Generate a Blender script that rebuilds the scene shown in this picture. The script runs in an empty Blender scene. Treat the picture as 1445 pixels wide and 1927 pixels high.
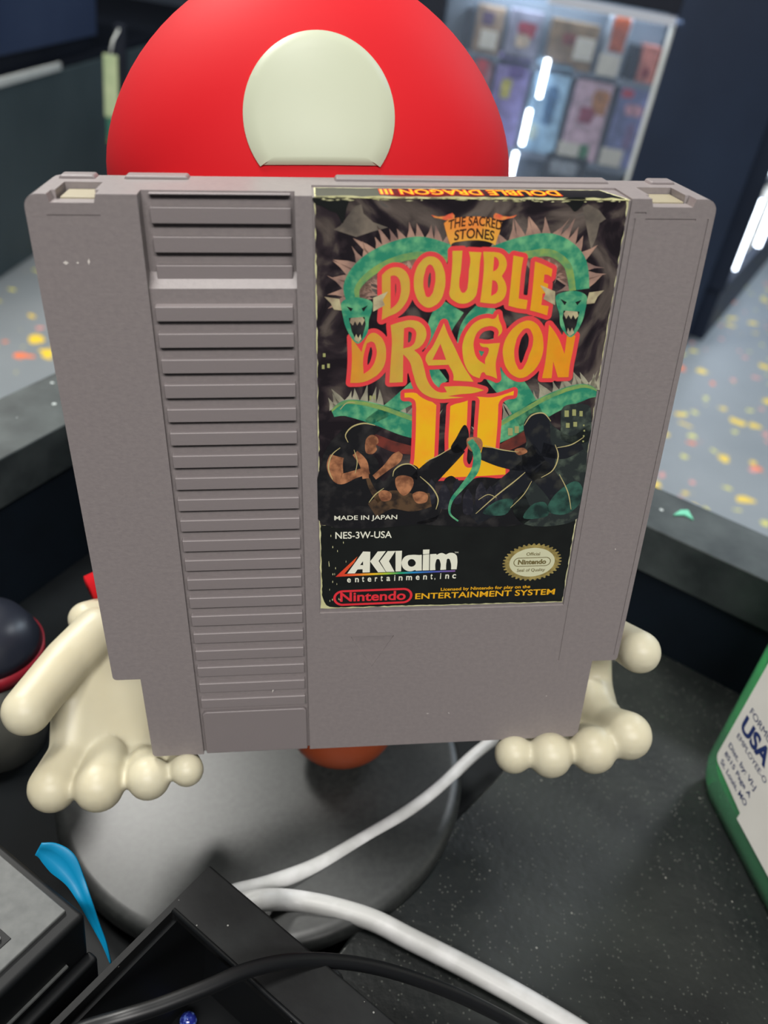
import bpy, bmesh, math, random
from mathutils import Vector, Matrix
from mathutils.geometry import tessellate_polygon

random.seed(7)
SC = bpy.context.scene
COL = SC.collection
H0 = 1.05                      # height of the lens above the shop floor

# ---------------------------------------------------------------- camera
# rows: world X, Y, Z written in camera coordinates (x right, y down, z forward)
FPX, CX, CY = 1600.0, 722.5, 963.5
gv = Vector((290 - CX, 3300 - CY, FPX)).normalized()
fw = Vector((0, 0, 1))
wy = (fw - gv * fw.dot(gv)).normalized()
wz = -gv
wx = wy.cross(wz)
AX = Matrix((wx, wy, wz))
CAM = Vector((0, 0, H0))
cd = bpy.data.cameras.new('camera')
cam = bpy.data.objects.new('camera', cd)
COL.objects.link(cam)
r0, u0, f0 = AX @ Vector((1, 0, 0)), AX @ Vector((0, -1, 0)), AX @ Vector((0, 0, 1))
cam.matrix_world = Matrix(((r0.x, u0.x, -f0.x, 0), (r0.y, u0.y, -f0.y, 0), (r0.z, u0.z, -f0.z, H0), (0, 0, 0, 1)))
cd.sensor_fit = 'VERTICAL'
cd.sensor_height = 9.8
cd.lens = FPX / 1927 * 9.8
cd.clip_start = 0.005
cd.clip_end = 50
cd.dof.use_dof = True
cd.dof.focus_distance = 0.182
cd.dof.aperture_fstop = 4.6
SC.camera = cam

# ---------------------------------------------------------------- world, lights, exposure
SC.view_settings.view_transform = 'Standard'
SC.view_settings.look = 'None'
SC.view_settings.gamma = 1
SC.view_settings.use_curve_mapping = False
SC.view_settings.exposure = 0.0
W = bpy.data.worlds.new('world')
SC.world = W
W.use_nodes = True
W.node_tree.nodes['Background'].inputs[0].default_value = (0.6, 0.7, 0.8, 1)
W.node_tree.nodes['Background'].inputs[1].default_value = 0.3


def area(name, loc, size, power, color, target=None, sy=None):
    d = bpy.data.lights.new(name, 'AREA')
    d.energy = power
    d.color = color
    d.size = size
    if sy:
        d.shape = 'RECTANGLE'
        d.size_y = sy
    o = bpy.data.objects.new(name, d)
    COL.objects.link(o)
    o.location = loc
    if target is not None:
        o.rotation_euler = (Vector(target) - Vector(loc)).to_track_quat('-Z', 'Y').to_euler()
    return o


area('ceiling_light_over_counter', (-1.35, 1.6, 2.62), 0.5, 86, (1.0, 0.98, 0.93), None, 0.6)
area('ceiling_light_overhead', (-0.35, 0.0, 2.62), 0.25, 22, (1.0, 0.98, 0.94), None, 0.5)
area('ceiling_light_right', (1.05, 1.45, 2.62), 0.35, 14, (0.92, 0.96, 1.0), None, 0.3)
area('ceiling_light_front', (0.2, -1.4, 2.6), 1.6, 76, (1.0, 0.97, 0.94), (0.0, 0.2, 0.95), 0.5)  # unseen fill added behind the lens to light the cartridge front
area('ceiling_light_left_aisle', (-1.9, 2.2, 2.62), 0.4, 14, (0.95, 1.0, 0.92), None, 1.4)
area('ceiling_light_back', (1.9, 3.2, 2.62), 0.5, 40, (0.72, 0.86, 1.0), None, 1.5)


# ---------------------------------------------------------------- helpers: placing
def ray(px, py):
    return AX @ Vector(((px - CX) / FPX, (py - CY) / FPX, 1))


def onz(px, py, z):            # z relative to the lens
    r = ray(px, py)
    return CAM + r * (z / r.z)


def ony(px, py, y):
    r = ray(px, py)
    return CAM + r * (y / r.y)


def onplane(px, py, p, n):
    r = ray(px, py)
    return CAM + r * ((p - CAM).dot(n) / r.dot(n))


# ---------------------------------------------------------------- helpers: materials
def lin(c):
    return tuple((v / 12.92 if v <= 0.04045 else ((v + 0.055) / 1.055) ** 2.4) for v in [x / 255 for x in c]) + (1,)


def mat(name, rgb, rough=0.5, spec=0.5, metal=0.0, noise=None, bump=None, trans=0, emit=None, coat=0, ior=1.45, sss=0, rgb2=None, alpha=None):
    m = bpy.data.materials.new(name)
    m.use_nodes = True
    nt = m.node_tree
    b = nt.nodes['Principled BSDF']
    b.inputs['Base Color'].default_value = lin(rgb)
    b.inputs['Roughness'].default_value = rough
    b.inputs['Specular IOR Level'].default_value = spec
    b.inputs['Metallic'].default_value = metal
    b.inputs['IOR'].default_value = ior
    b.inputs['Transmission Weight'].default_value = trans
    b.inputs['Coat Weight'].default_value = coat
    b.inputs['Coat Roughness'].default_value = 0.15
    if sss:
        b.inputs['Subsurface Weight'].default_value = sss
        b.inputs['Subsurface Radius'].default_value = (1, 0.8, 0.5)
        b.inputs['Subsurface Scale'].default_value = 0.004
    if emit:
        b.inputs['Emission Color'].default_value = lin(emit[0])
        b.inputs['Emission Strength'].default_value = emit[1]
    tc = None
    if noise or bump:
        tc = nt.nodes.new('ShaderNodeTexCoord')
    if noise:                   # (scale, rgb2, low, high, detail)
        n = nt.nodes.new('ShaderNodeTexNoise')
        n.inputs['Scale'].default_value = noise[0]
        n.inputs['Detail'].default_value = noise[4] if len(noise) > 4 else 4
        nt.links.new(tc.outputs['Object'], n.inputs['Vector'])
        r = nt.nodes.new('ShaderNodeValToRGB')
        r.color_ramp.elements[0].position = noise[2]
        r.color_ramp.elements[1].position = noise[3]
        r.color_ramp.elements[0].color = lin(rgb)
        r.color_ramp.elements[1].color = lin(noise[1])
        nt.links.new(n.outputs['Fac'], r.inputs[0])
        nt.links.new(r.outputs[0], b.inputs['Base Color'])
    if bump:                    # (scale, strength, distance)
        n = nt.nodes.new('ShaderNodeTexNoise')
        n.inputs['Scale'].default_value = bump[0]
        n.inputs['Detail'].default_value = 3
        nt.links.new(tc.outputs['Object'], n.inputs['Vector'])
        bp = nt.nodes.new('ShaderNodeBump')
        bp.inputs['Strength'].default_value = bump[1]
        bp.inputs['Distance'].default_value = bump[2]
        nt.links.new(n.outputs['Fac'], bp.inputs['Height'])
        nt.links.new(bp.outputs[0], b.inputs['Normal'])
    return m


def speckle(m, scale, rgb, size, amount):
    """add small specks of dust of one colour to a material (voronoi cells, a random share of them)"""
    nt = m.node_tree
    b = nt.nodes['Principled BSDF']
    tc = nt.nodes.new('ShaderNodeTexCoord')
    v = nt.nodes.new('ShaderNodeTexVoronoi')
    v.inputs['Scale'].default_value = scale
    nt.links.new(tc.outputs['Object'], v.inputs['Vector'])
    lt = nt.nodes.new('ShaderNodeMath'); lt.operation = 'LESS_THAN'; lt.inputs[1].default_value = size
    nt.links.new(v.outputs['Distance'], lt.inputs[0])
    sp = nt.nodes.new('ShaderNodeSeparateColor')
    nt.links.new(v.outputs['Color'], sp.inputs[0])
    l2 = nt.nodes.new('ShaderNodeMath'); l2.operation = 'LESS_THAN'; l2.inputs[1].default_value = amount
    nt.links.new(sp.outputs[0], l2.inputs[0])
    mu = nt.nodes.new('ShaderNodeMath'); mu.operation = 'MULTIPLY'
    nt.links.new(lt.outputs[0], mu.inputs[0]); nt.links.new(l2.outputs[0], mu.inputs[1])
    mx = nt.nodes.new('ShaderNodeMix'); mx.data_type = 'RGBA'
    nt.links.new(mu.outputs[0], mx.inputs[0])
    src = b.inputs['Base Color'].links
    if src:
        nt.links.new(src[0].from_socket, mx.inputs[6])
    else:
        mx.inputs[6].default_value = b.inputs['Base Color'].default_value
    mx.inputs[7].default_value = lin(rgb)
    nt.links.new(mx.outputs[2], b.inputs['Base Color'])
    return m


# ---------------------------------------------------------------- helpers: meshes
class MB:
    def __init__(s):
        s.v = []; s.f = []; s.sm = []

    def add(s, vs, fs, smooth=False):
        k = len(s.v)
        s.v += [tuple(v) for v in vs]
        s.f += [tuple(i + k for i in f) for f in fs]
        s.sm += [smooth] * len(fs)
        return s

    def box(s, lo, hi, M=None):
        x0, y0, z0 = lo; x1, y1, z1 = hi
        vs = [Vector(p) for p in ((x0, y0, z0), (x1, y0, z0), (x1, y1, z0), (x0, y1, z0), (x0, y0, z1), (x1, y0, z1), (x1, y1, z1), (x0, y1, z1))]
        if M: vs = [M @ v for v in vs]
        return s.add(vs, [(0, 3, 2, 1), (4, 5, 6, 7), (0, 1, 5, 4), (1, 2, 6, 5), (2, 3, 7, 6), (3, 0, 4, 7)])

    def prism(s, pts, f, a, b):
        """pts: 2D outline (ccw seen along +axis), f maps (u, v, h) to 3D"""
        n = len(pts)
        vs = [f(p[0], p[1], a) for p in pts] + [f(p[0], p[1], b) for p in pts]
        fs = [tuple(range(n - 1, -1, -1)), tuple(range(n, 2 * n))]
        fs += [(i, (i + 1) % n, n + (i + 1) % n, n + i) for i in range(n)]
        return s.add(vs, fs)

    def tube(s, pts, rad, n=16, flat=1.0, cap=True):
        P = [Vector(p) for p in pts]
        if not isinstance(rad, (list, tuple)): rad = [rad] * len(P)
        T = [(P[min(i + 1, len(P) - 1)] - P[max(i - 1, 0)]).normalized() for i in range(len(P))]
        up = Vector((0, 0, 1))
        if abs(T[0].dot(up)) > 0.95: up = Vector((0, 1, 0))
        vs = []
        for i, p in enumerate(P):
            sd = T[i].cross(up)
            sd = sd.normalized() if sd.length > 1e-6 else Vector((1, 0, 0))
            u = sd.cross(T[i]).normalized()
            for k in range(n):
                a = 2 * math.pi * k / n
                vs.append(p + sd * math.cos(a) * rad[i] + u * math.sin(a) * rad[i] * flat)
        fs = [(i * n + k, i * n + (k + 1) % n, (i + 1) * n + (k + 1) % n, (i + 1) * n + k) for i in range(len(P) - 1) for k in range(n)]
        if cap:
            fs += [tuple(range(n - 1, -1, -1)), tuple(range((len(P) - 1) * n, len(P) * n))]
        return s.add(vs, fs, True)

    def ball(s, c, r, n=24, m=16):
        if not isinstance(r, (list, tuple)): r = (r, r, r)
        c = Vector(c)
        vs = [c + Vector((0, 0, r[2]))]
        for j in range(1, m):
            t = math.pi * j / m
            for k in range(n):
                a = 2 * math.pi * k / n
                vs.append(c + Vector((r[0] * math.sin(t) * math.cos(a), r[1] * math.sin(t) * math.sin(a), r[2] * math.cos(t))))
        vs.append(c - Vector((0, 0, r[2])))
        fs = [(0, 1 + k, 1 + (k + 1) % n) for k in range(n)]
        for j in range(m - 2):
            for k in range(n):
                a = 1 + j * n + k; b = 1 + j * n + (k + 1) % n
                fs.append((a, a + n, b + n, b))
        L = len(vs) - 1; o = 1 + (m - 2) * n
        fs += [(o + k, L, o + (k + 1) % n) for k in range(n)]
        return s.add(vs, fs, True)

    def lathe(s, prof, n=48, c=(0, 0, 0), M=None):
        c = Vector(c)
        vs = []
        for (r, z) in prof:
            for k in range(n):
                a = 2 * math.pi * k / n
                v = Vector((r * math.cos(a), r * math.sin(a), z)) + c
                vs.append(M @ v if M else v)
        m = len(prof)
        fs = [(i * n + k, i * n + (k + 1) % n, (i + 1) * n + (k + 1) % n, (i + 1) * n + k) for i in range(m - 1) for k in range(n)]
        fs += [tuple(range(n - 1, -1, -1)), tuple(range((m - 1) * n, m * n))]
        return s.add(vs, fs, True)

    def flat(s, pts, f):
        """flat polygon: pts 2D, f maps (u, v) to 3D"""
        tri = tessellate_polygon([[Vector((p[0], p[1], 0)) for p in pts]])
        return s.add([f(*p[:2]) for p in pts], [tuple(t) for t in tri])

    def obj(s, name, m, parent=None, bevel=0, seg=2, angle=35, smooth=None, at=None):
        me = bpy.data.meshes.new(name)
        me.from_pydata([tuple(v) for v in s.v], [], s.f)
        for p, sm in zip(me.polygons, s.sm):
            p.use_smooth = sm if smooth is None else smooth
        bm = bmesh.new(); bm.from_mesh(me)
        bmesh.ops.recalc_face_normals(bm, faces=bm.faces)
        bm.to_mesh(me); bm.free()
        me.materials.append(m)
        o = bpy.data.objects.new(name, me)
        COL.objects.link(o)
        if parent: o.parent = parent
        if at is not None: o.location = at
        if bevel:
            b = o.modifiers.new('bevel', 'BEVEL')
            b.width = bevel; b.segments = seg; b.limit_method = 'ANGLE'; b.angle_limit = math.radians(angle)
            b.harden_normals = False
            for p in me.polygons: p.use_smooth = True
            w = o.modifiers.new('wn', 'WEIGHTED_NORMAL'); w.keep_sharp = True
        return o


def bake(o):
    """replace an object's mesh by its modified mesh"""
    bpy.context.view_layer.update()
    dg = bpy.context.evaluated_depsgraph_get()
    me = bpy.data.meshes.new_from_object(o.evaluated_get(dg))
    o.modifiers.clear()
    o.data = me
    return o


def tag(o, label=None, cat=None, group=None, kind=None):
    if label: o['label'] = label
    if cat: o['category'] = cat
    if group: o['group'] = group
    if kind: o['kind'] = kind
    return o


def empty(name, M, label=None, cat=None, group=None):
    o = bpy.data.objects.new(name, None)
    COL.objects.link(o)
    o.empty_display_size = 0.02
    if isinstance(M, Matrix): o.matrix_world = M
    else: o.location = M
    return tag(o, label, cat, group)


def frame(x, y, z, o):
    return Matrix(((x.x, y.x, z.x, o.x), (x.y, y.y, z.y, o.y), (x.z, y.z, z.z, o.z), (0, 0, 0, 1)))


def spline(pts, n=8):
    """Catmull-Rom through points of any dimension"""
    P = [Vector(p) for p in pts]
    out = []
    for i in range(len(P) - 1):
        a, b, c, d = P[max(i - 1, 0)], P[i], P[i + 1], P[min(i + 2, len(P) - 1)]
        for k in range(n):
            t = k / n
            out.append(0.5 * ((2 * b) + (c - a) * t + (2 * a - 5 * b + 4 * c - d) * t * t + (3 * b - a - 3 * c + d) * t ** 3))
    out.append(P[-1])
    return out


TXT = {}


def glyphs(s, bold=0.0):
    """verts (unit box) and faces of a string in the built-in font"""
    key = (s, bold)
    if key in TXT: return TXT[key]
    c = bpy.data.curves.new('t', 'FONT')
    c.body = s; c.size = 1; c.resolution_u = 4; c.offset = bold
    o = bpy.data.objects.new('t', c)
    COL.objects.link(o)
    bpy.context.view_layer.update()
    me = bpy.data.meshes.new_from_object(o.evaluated_get(bpy.context.evaluated_depsgraph_get()))
    xs = [v.co.x for v in me.vertices]; ys = [v.co.y for v in me.vertices]
    x0, x1, y0, y1 = min(xs), max(xs), min(ys), max(ys)
    vs = [((v.co.x - x0) / (x1 - x0), (v.co.y - y0) / (y1 - y0)) for v in me.vertices]
    fs = [tuple(p.vertices) for p in me.polygons]
    bpy.data.objects.remove(o); bpy.data.curves.remove(c); bpy.data.meshes.remove(me)
    TXT[key] = (vs, fs)
    return TXT[key]


def put_text(mb, s, f, u0, v0, u1, v1, bold=0.0, warp=None):
    """string into the box (u0..u1, v0..v1) of a surface, f maps (u, v) to 3D"""
    vs, fs = glyphs(s, bold)
    out = []
    for a, b in vs:
        u = u0 + (u1 - u0) * a; v = v0 + (v1 - v0) * b
        if warp: u, v = warp(u, v)
        out.append(f(u, v))
    mb.add(out, fs)


def curve_fill(conts):
    """closed contours [(u, v, corner)] -> flat (verts, faces)"""
    c = bpy.data.curves.new('c', 'CURVE')
    c.dimensions = '2D'; c.fill_mode = 'FRONT'; c.resolution_u = 6
    for pts in conts:
        sp = c.splines.new('BEZIER')
        sp.bezier_points.add(len(pts) - 1)
        sp.use_cyclic_u = True
        for bp, p in zip(sp.bezier_points, pts):
            bp.co = (p[0], p[1], 0)
            t = 'VECTOR' if p[2] else 'AUTO'
            bp.handle_left_type = t; bp.handle_right_type = t
    o = bpy.data.objects.new('c', c)
    COL.objects.link(o)
    bpy.context.view_layer.update()
    me = bpy.data.meshes.new_from_object(o.evaluated_get(bpy.context.evaluated_depsgraph_get()))
    vs = [tuple(v.co) for v in me.vertices]; fs = [tuple(p.vertices) for p in me.polygons]
    bpy.data.objects.remove(o); bpy.data.curves.remove(c); bpy.data.meshes.remove(me)
    return vs, fs


def swollen_union(groups, widen, step=0.2):
    """one clean flat mesh: every filled outline of the groups swollen by widen and united (marching squares)"""
    import numpy as np
    segs, tris = [], []
    for gl in groups:
        vs, fs = curve_fill(gl)
        cnt = {}
        for f in fs:
            for a, b in zip(f, f[1:] + f[:1]):
                k = (min(a, b), max(a, b)); cnt[k] = cnt.get(k, 0) + 1
            for i in range(1, len(f) - 1):
                tris.append((vs[f[0]][:2], vs[f[i]][:2], vs[f[i + 1]][:2]))
        segs += [(vs[a][:2], vs[b][:2]) for (a, b), n in cnt.items() if n == 1]
    S = np.array(segs); T = np.array(tris)
    x0, y0 = S.reshape(-1, 2).min(0) - widen - 2 * step
    x1, y1 = S.reshape(-1, 2).max(0) + widen + 2 * step
    nx, ny = int((x1 - x0) / step) + 2, int((y1 - y0) / step) + 2
    gx = x0 + np.arange(nx) * step; gy = y0 + np.arange(ny) * step
    D = np.full((nx, ny), 9.0)
    R = widen + 3 * step
    for A, B in S:
        i0, i1 = np.searchsorted(gx, [min(A[0], B[0]) - R, max(A[0], B[0]) + R]); j0, j1 = np.searchsorted(gy, [min(A[1], B[1]) - R, max(A[1], B[1]) + R])
        X, Y = np.meshgrid(gx[i0:i1], gy[j0:j1], indexing='ij')
        d = B - A; L2 = float(d @ d)
        if L2 < 1e-12: continue
        t = np.clip(((X - A[0]) * d[0] + (Y - A[1]) * d[1]) / L2, 0, 1)
        e = np.hypot(X - A[0] - t * d[0], Y - A[1] - t * d[1])
        D[i0:i1, j0:j1] = np.minimum(D[i0:i1, j0:j1], e)
    for a, b, c in T:
        i0, i1 = np.searchsorted(gx, [min(a[0], b[0], c[0]), max(a[0], b[0], c[0])]); j0, j1 = np.searchsorted(gy, [min(a[1], b[1], c[1]), max(a[1], b[1], c[1])])
        if i1 <= i0 or j1 <= j0: continue
        X, Y = np.meshgrid(gx[i0:i1], gy[j0:j1], indexing='ij')
        e = [(q[0] - p[0]) * (Y - p[1]) - (q[1] - p[1]) * (X - p[0]) for p, q in ((a, b), (b, c), (c, a))]
        m = ((e[0] >= 0) & (e[1] >= 0) & (e[2] >= 0)) | ((e[0] <= 0) & (e[1] <= 0) & (e[2] <= 0))
        D[i0:i1, j0:j1][m] = 0
    F = D - widen
    vs, fs, idx = [], [], {}

    def V(key, p):
        if key not in idx:
            idx[key] = len(vs); vs.append((float(p[0]), float(p[1]), 0.0))
        return idx[key]
    for i in range(nx - 1):
        for j in range(ny - 1):
            C = [(i, j), (i + 1, j), (i + 1, j + 1), (i, j + 1)]
            f = [F[c] for c in C]
            if min(f) >= 0: continue
            poly = []
            for k in range(4):
                c, n = C[k], C[(k + 1) % 4]
                a, b = f[k], f[(k + 1) % 4]
                if a < 0: poly.append(V(c, (gx[c[0]], gy[c[1]])))
                if (a < 0) != (b < 0):
                    t = a / (a - b); key = (min(c, n), max(c, n))
                    poly.append(V(key, (gx[c[0]] + (gx[n[0]] - gx[c[0]]) * t, gy[c[1]] + (gy[n[1]] - gy[c[1]]) * t)))
            if len(poly) > 2: fs.append(tuple(poly))
    return vs, fs


def contours(s):
    out = []
    for gl in s.split('|'):
        cs = []
        for ct in gl.split('/'):
            pts = []
            for tok in ct.split():
                k = tok.endswith('!')
                a, b = tok.rstrip('!').split(',')
                pts.append((float(a), float(b), k))
            cs.append(pts)
        out.append(cs)
    return out

# traced outlines of the printed title and logo, in label millimetres
GL={
'title':'60.18,119.47! 61.35,120.54 62.77,120.90 64.10,120.43 64.99,119.29 65.32,117.61 65.20,115.65 64.35,113.80 63.17,112.56 61.59,111.81 60.32,111.12! 60.43,114.18 60.25,116.64/61.74,119.29! 62.46,119.41 63.19,118.93 63.66,117.61 63.66,115.90 63.11,114.30 61.92,113.18!|68.96,122.83 70.24,122.33 71.30,120.73 71.76,118.82 71.68,116.63 71.06,114.78 70.01,113.79 68.92,113.44 67.66,114.04 66.60,115.53 66.04,117.85 66.27,120.25 67.15,121.91 68.07,122.68/68.85,121.38 69.63,120.49 69.95,119.06 69.81,117.24 69.40,115.89 68.75,115.40 68.02,116.63 67.75,118.33 67.96,120.01 68.39,121.15|72.72,123.80! 74.54,123.87! 74.50,120.25! 74.37,117.95 74.58,116.92 75.21,116.21 75.83,116.66 76.01,117.69 76.00,120.25! 76.10,122.26 75.73,123.69! 78.02,123.57! 77.90,122.01 77.90,119.74! 77.82,116.92 77.60,115.62 76.64,114.57 75.23,114.18 73.90,114.58 72.79,115.63 72.79,117.44 72.86,120.24 72.83,122.50|78.33,123.69! 80.37,123.64! 81.68,123.33 82.62,122.27 82.83,120.89 82.15,119.30! 83.09,117.69 83.25,116.13 82.66,114.82 81.40,114.16! 80.21,114.23 78.55,114.44! 78.69,117.44 78.67,121.26/80.39,122.83! 80.99,122.52 81.40,121.64 81.17,120.63 80.45,120.10!/80.46,118.59! 81.14,118.34 81.61,117.43 81.47,116.27 80.48,115.61!|83.93,123.03! 85.79,122.66! 85.67,120.89 85.72,115.14! 87.47,114.81! 87.41,113.08! 85.86,113.29 83.95,113.79! 83.96,117.43|88.03,121.97! 89.63,121.40 91.43,120.58! 91.42,119.11! 90.85,119.49 90.05,119.62! 90.10,118.14! 91.00,117.82! 91.02,116.12! 90.17,116.06! 90.18,113.88! 91.60,113.67! 91.56,111.89! 89.96,112.41 88.16,112.88! 88.18,116.13|54.75,107.77! 55.82,106.18 56.68,104.89! 56.96,106.17 57.77,108.06! 58.67,108.68 59.89,108.21 60.92,106.78 61.33,104.53 61.04,102.26 60.07,100.63 58.84,99.64 56.98,98.83 54.57,98.69! 54.85,102.97/57.64,106.64! 58.70,106.95 59.41,105.83 59.38,103.58 58.49,101.63 57.12,100.49! 57.00,103.60|62.04,110.15! 63.91,110.76 66.17,111.06 67.87,110.36 68.79,108.78 68.50,106.89 67.63,105.77 66.66,105.22! 67.87,103.99 68.77,101.53 69.53,99.03 70.74,97.32 72.06,96.54 73.50,96.52! 72.86,97.72! 76.29,97.77 78.87,97.48 80.85,96.86! 78.81,96.29 76.09,96.06 73.71,95.67! 77.11,95.36! 74.87,95.22 71.66,95.18 69.38,95.98 67.88,97.36 66.63,100.56 65.90,102.87 64.60,104.43! 64.74,98.74! 62.15,98.64! 62.26,102.90 62.37,106.93/64.56,109.51! 65.62,109.74 66.71,109.11 66.86,107.53 66.38,106.26 64.56,105.55!|72.02,110.49! 72.88,108.45 74.46,105.56 76.28,102.12 78.07,99.44 78.61,98.67! 74.61,98.97! 74.53,100.14 73.44,102.23! 69.53,102.10! 68.91,103.50 70.24,106.07/71.61,106.46! 72.91,103.22! 70.25,103.24!|82.14,112.24! 82.43,111.13 83.12,109.64 83.22,108.71 82.57,107.77! 82.55,108.90 81.84,109.65 80.45,109.84 78.87,109.11 78.02,107.23 78.19,105.14 78.99,103.40 80.58,102.22! 80.50,103.19 81.01,104.73 80.94,105.50 79.52,105.89 79.09,106.56! 80.21,106.37 81.68,106.45 83.06,106.54! 82.81,104.33 82.63,102.39 83.21,99.23! 82.12,99.74 80.96,100.05! 80.35,100.65 79.70,99.37! 78.14,100.08 76.89,101.67 76.03,104.39 75.94,106.87 76.85,109.30 78.18,110.78 80.13,111.42 81.59,111.32|88.21,110.92 89.56,110.36 90.76,108.85 91.45,106.77 91.62,104.26 90.96,101.93 89.82,100.36 88.23,99.38 86.67,99.69 85.00,101.20 84.01,103.55 83.78,105.86 84.47,108.14 85.93,110.00 86.96,110.65/88.02,109.43 89.05,108.49 89.48,106.40 89.01,104.09 88.48,102.15 87.66,101.07 86.80,101.96 86.12,103.92 86.06,106.23 86.67,108.31|92.18,110.07! 93.60,108.46 94.64,106.94! 95.96,104.23! 95.93,108.45! 97.60,107.87! 97.47,104.22 97.34,101.87 97.43,99.44! 95.29,99.40! 93.94,102.68! 94.06,99.25! 92.15,99.27! 92.38,102.70 92.31,106.19',
'num':'65.16,96.46! 67.26,96.44 68.99,95.65 70.56,94.61 71.56,93.78! 71.67,88.56 71.78,83.18! 71.88,81.42 72.76,79.84 73.57,79.71 74.30,80.70 74.44,87.67 74.39,93.53! 75.17,93.93 76.66,94.32 77.78,94.72! 77.98,88.46 77.80,83.06! 77.97,80.84 78.75,79.71 79.95,79.68! 80.57,81.90 80.29,87.56 80.17,94.68! 79.63,95.40 78.67,95.48! 80.01,95.46 82.13,95.31 83.64,95.50 85.31,96.04 86.82,96.64! 86.84,95.72! 85.37,95.47 84.30,94.63 84.00,93.81! 84.25,89.20 84.36,82.93! 84.41,81.37 85.32,80.24 86.91,79.42! 87.07,77.83! 80.53,77.53 74.71,77.43 68.32,77.47! 67.67,78.61 67.75,82.17! 67.75,87.78 67.59,93.42! 67.24,94.86 66.36,95.44 65.20,95.49!',
'banner':'70.88,128.58! 71.67,129.17 72.87,129.47 74.63,129.72 76.40,129.78 78.19,129.69 79.78,129.43 81.24,128.80! 81.09,127.50 80.75,126.31 80.39,124.78! 79.96,125.10 79.14,125.43 77.65,125.66 75.84,125.66 74.05,125.46 72.62,125.13 72.36,124.75! 72.04,125.40 71.36,127.13',
'akk':'57.56,59.45! 59.12,59.32! 59.10,53.85! 57.51,53.85! 57.50,54.74! 56.37,54.72! 55.81,53.69! 54.12,53.70!/57.54,56.88! 56.93,55.86! 57.60,55.84!|60.74,59.35! 62.49,59.37! 60.97,56.81! 62.64,53.80! 60.93,53.78! 59.12,56.77!|62.89,59.35! 64.62,59.35! 63.24,56.68! 64.58,53.81! 62.75,53.82! 61.25,56.75!|64.62,59.35! 66.04,59.36! 66.02,53.87! 64.80,53.86!|69.87,58.09! 70.44,58.12! 70.64,53.92! 69.38,53.88! 69.14,54.12! 68.13,53.79 66.96,54.20 66.19,55.33 66.18,56.85 66.93,57.91 68.17,58.20/68.33,57.05 69.04,56.47 69.18,55.78 68.64,55.11 67.95,55.13 67.47,55.84 67.66,56.80|70.64,59.47! 72.07,59.50! 72.06,58.34! 70.70,58.27!|70.71,58.11! 72.07,58.23! 72.25,53.92! 70.83,53.92!|72.25,58.22! 73.61,58.28! 73.74,58.01! 74.74,58.46 75.79,58.02! 76.79,58.45 77.97,57.94 78.40,56.69 78.44,53.97! 77.21,53.96! 76.96,55.91 76.32,56.90 76.04,55.95 76.06,53.95! 74.79,53.91! 74.66,56.00 74.04,56.90 73.63,56.03 73.68,53.92! 72.44,53.91!',
'swoosh':'56.34,58.15! 55.68,56.67! 53.44,53.59! 61.50,53.62! 70.66,53.70! 78.15,53.70! 78.18,53.31! 70.68,53.22! 61.51,53.09! 51.56,52.91!',
}

# ---------------------------------------------------------------- materials
M = {}
M['floor'] = mat('floor_concrete', (112, 118, 122), 0.45, 0.4, noise=(1.6, (128, 133, 136), 0.35, 0.7))
M['wall'] = mat('painted_wall', (70, 78, 92), 0.8, noise=(3, (80, 88, 100), 0.3, 0.7))
M['ceil'] = mat('ceiling_paint', (150, 150, 150), 0.9, noise=(4, (160, 160, 160), 0.3, 0.7))
M['ledge'] = mat('grey_laminate', (40, 45, 46), 0.55, 0.25, noise=(60, (66, 72, 72), 0.35, 0.72, 8), bump=(300, 0.2, 0.0005))
speckle(M['ledge'], 260, (170, 178, 176), 0.22, 0.06)
M['riser'] = mat('black_panel', (5, 13, 21), 0.65, 0.25, noise=(40, (9, 19, 29), 0.3, 0.7))
M['desk'] = mat('dark_worktop', (11, 14, 16), 0.55, 0.25, noise=(50, (18, 22, 24), 0.3, 0.7))
M['slab'] = mat('black_laminate', (13, 17, 17), 0.5, 0.4, noise=(18, (44, 48, 45), 0.42, 0.8, 10), bump=(400, 0.35, 0.0006))
speckle(M['slab'], 460, (112, 112, 106), 0.14, 0.018)
speckle(M['slab'], 1300, (66, 68, 64), 0.34, 0.10)
M['navy'] = mat('navy_cabinet_paint', (26, 36, 54), 0.5, 0.4, noise=(3, (32, 44, 64), 0.3, 0.7))
M['navy2'] = mat('dark_navy_paint', (16, 20, 30), 0.6, 0.3, noise=(3, (22, 27, 38), 0.3, 0.7))
M['slate'] = mat('slate_panel', (62, 74, 78), 0.6, 0.3, noise=(3, (72, 84, 88), 0.3, 0.7))
M['case'] = mat('tinted_case', (44, 56, 82), 0.35, 0.5, noise=(2, (60, 72, 98), 0.3, 0.7))
M['strip'] = mat('white_edging', (205, 208, 205), 0.4, noise=(20, (190, 194, 190), 0.3, 0.7))
M['shelf'] = mat('grey_shelf_board', (96, 108, 126), 0.5, noise=(8, (110, 122, 140), 0.3, 0.7))
M['caseback'] = mat('cabinet_back_panel', (104, 116, 132), 0.7, noise=(5, (120, 134, 150), 0.3, 0.7))
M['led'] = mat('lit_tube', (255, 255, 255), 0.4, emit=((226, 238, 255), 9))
M['ledsoft'] = mat('lit_strip', (120, 122, 126), 0.6, emit=((226, 232, 245), 0.28))
M['card'] = mat('white_price_card', (205, 205, 196), 0.7, noise=(60, (190, 190, 184), 0.3, 0.7))

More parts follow.
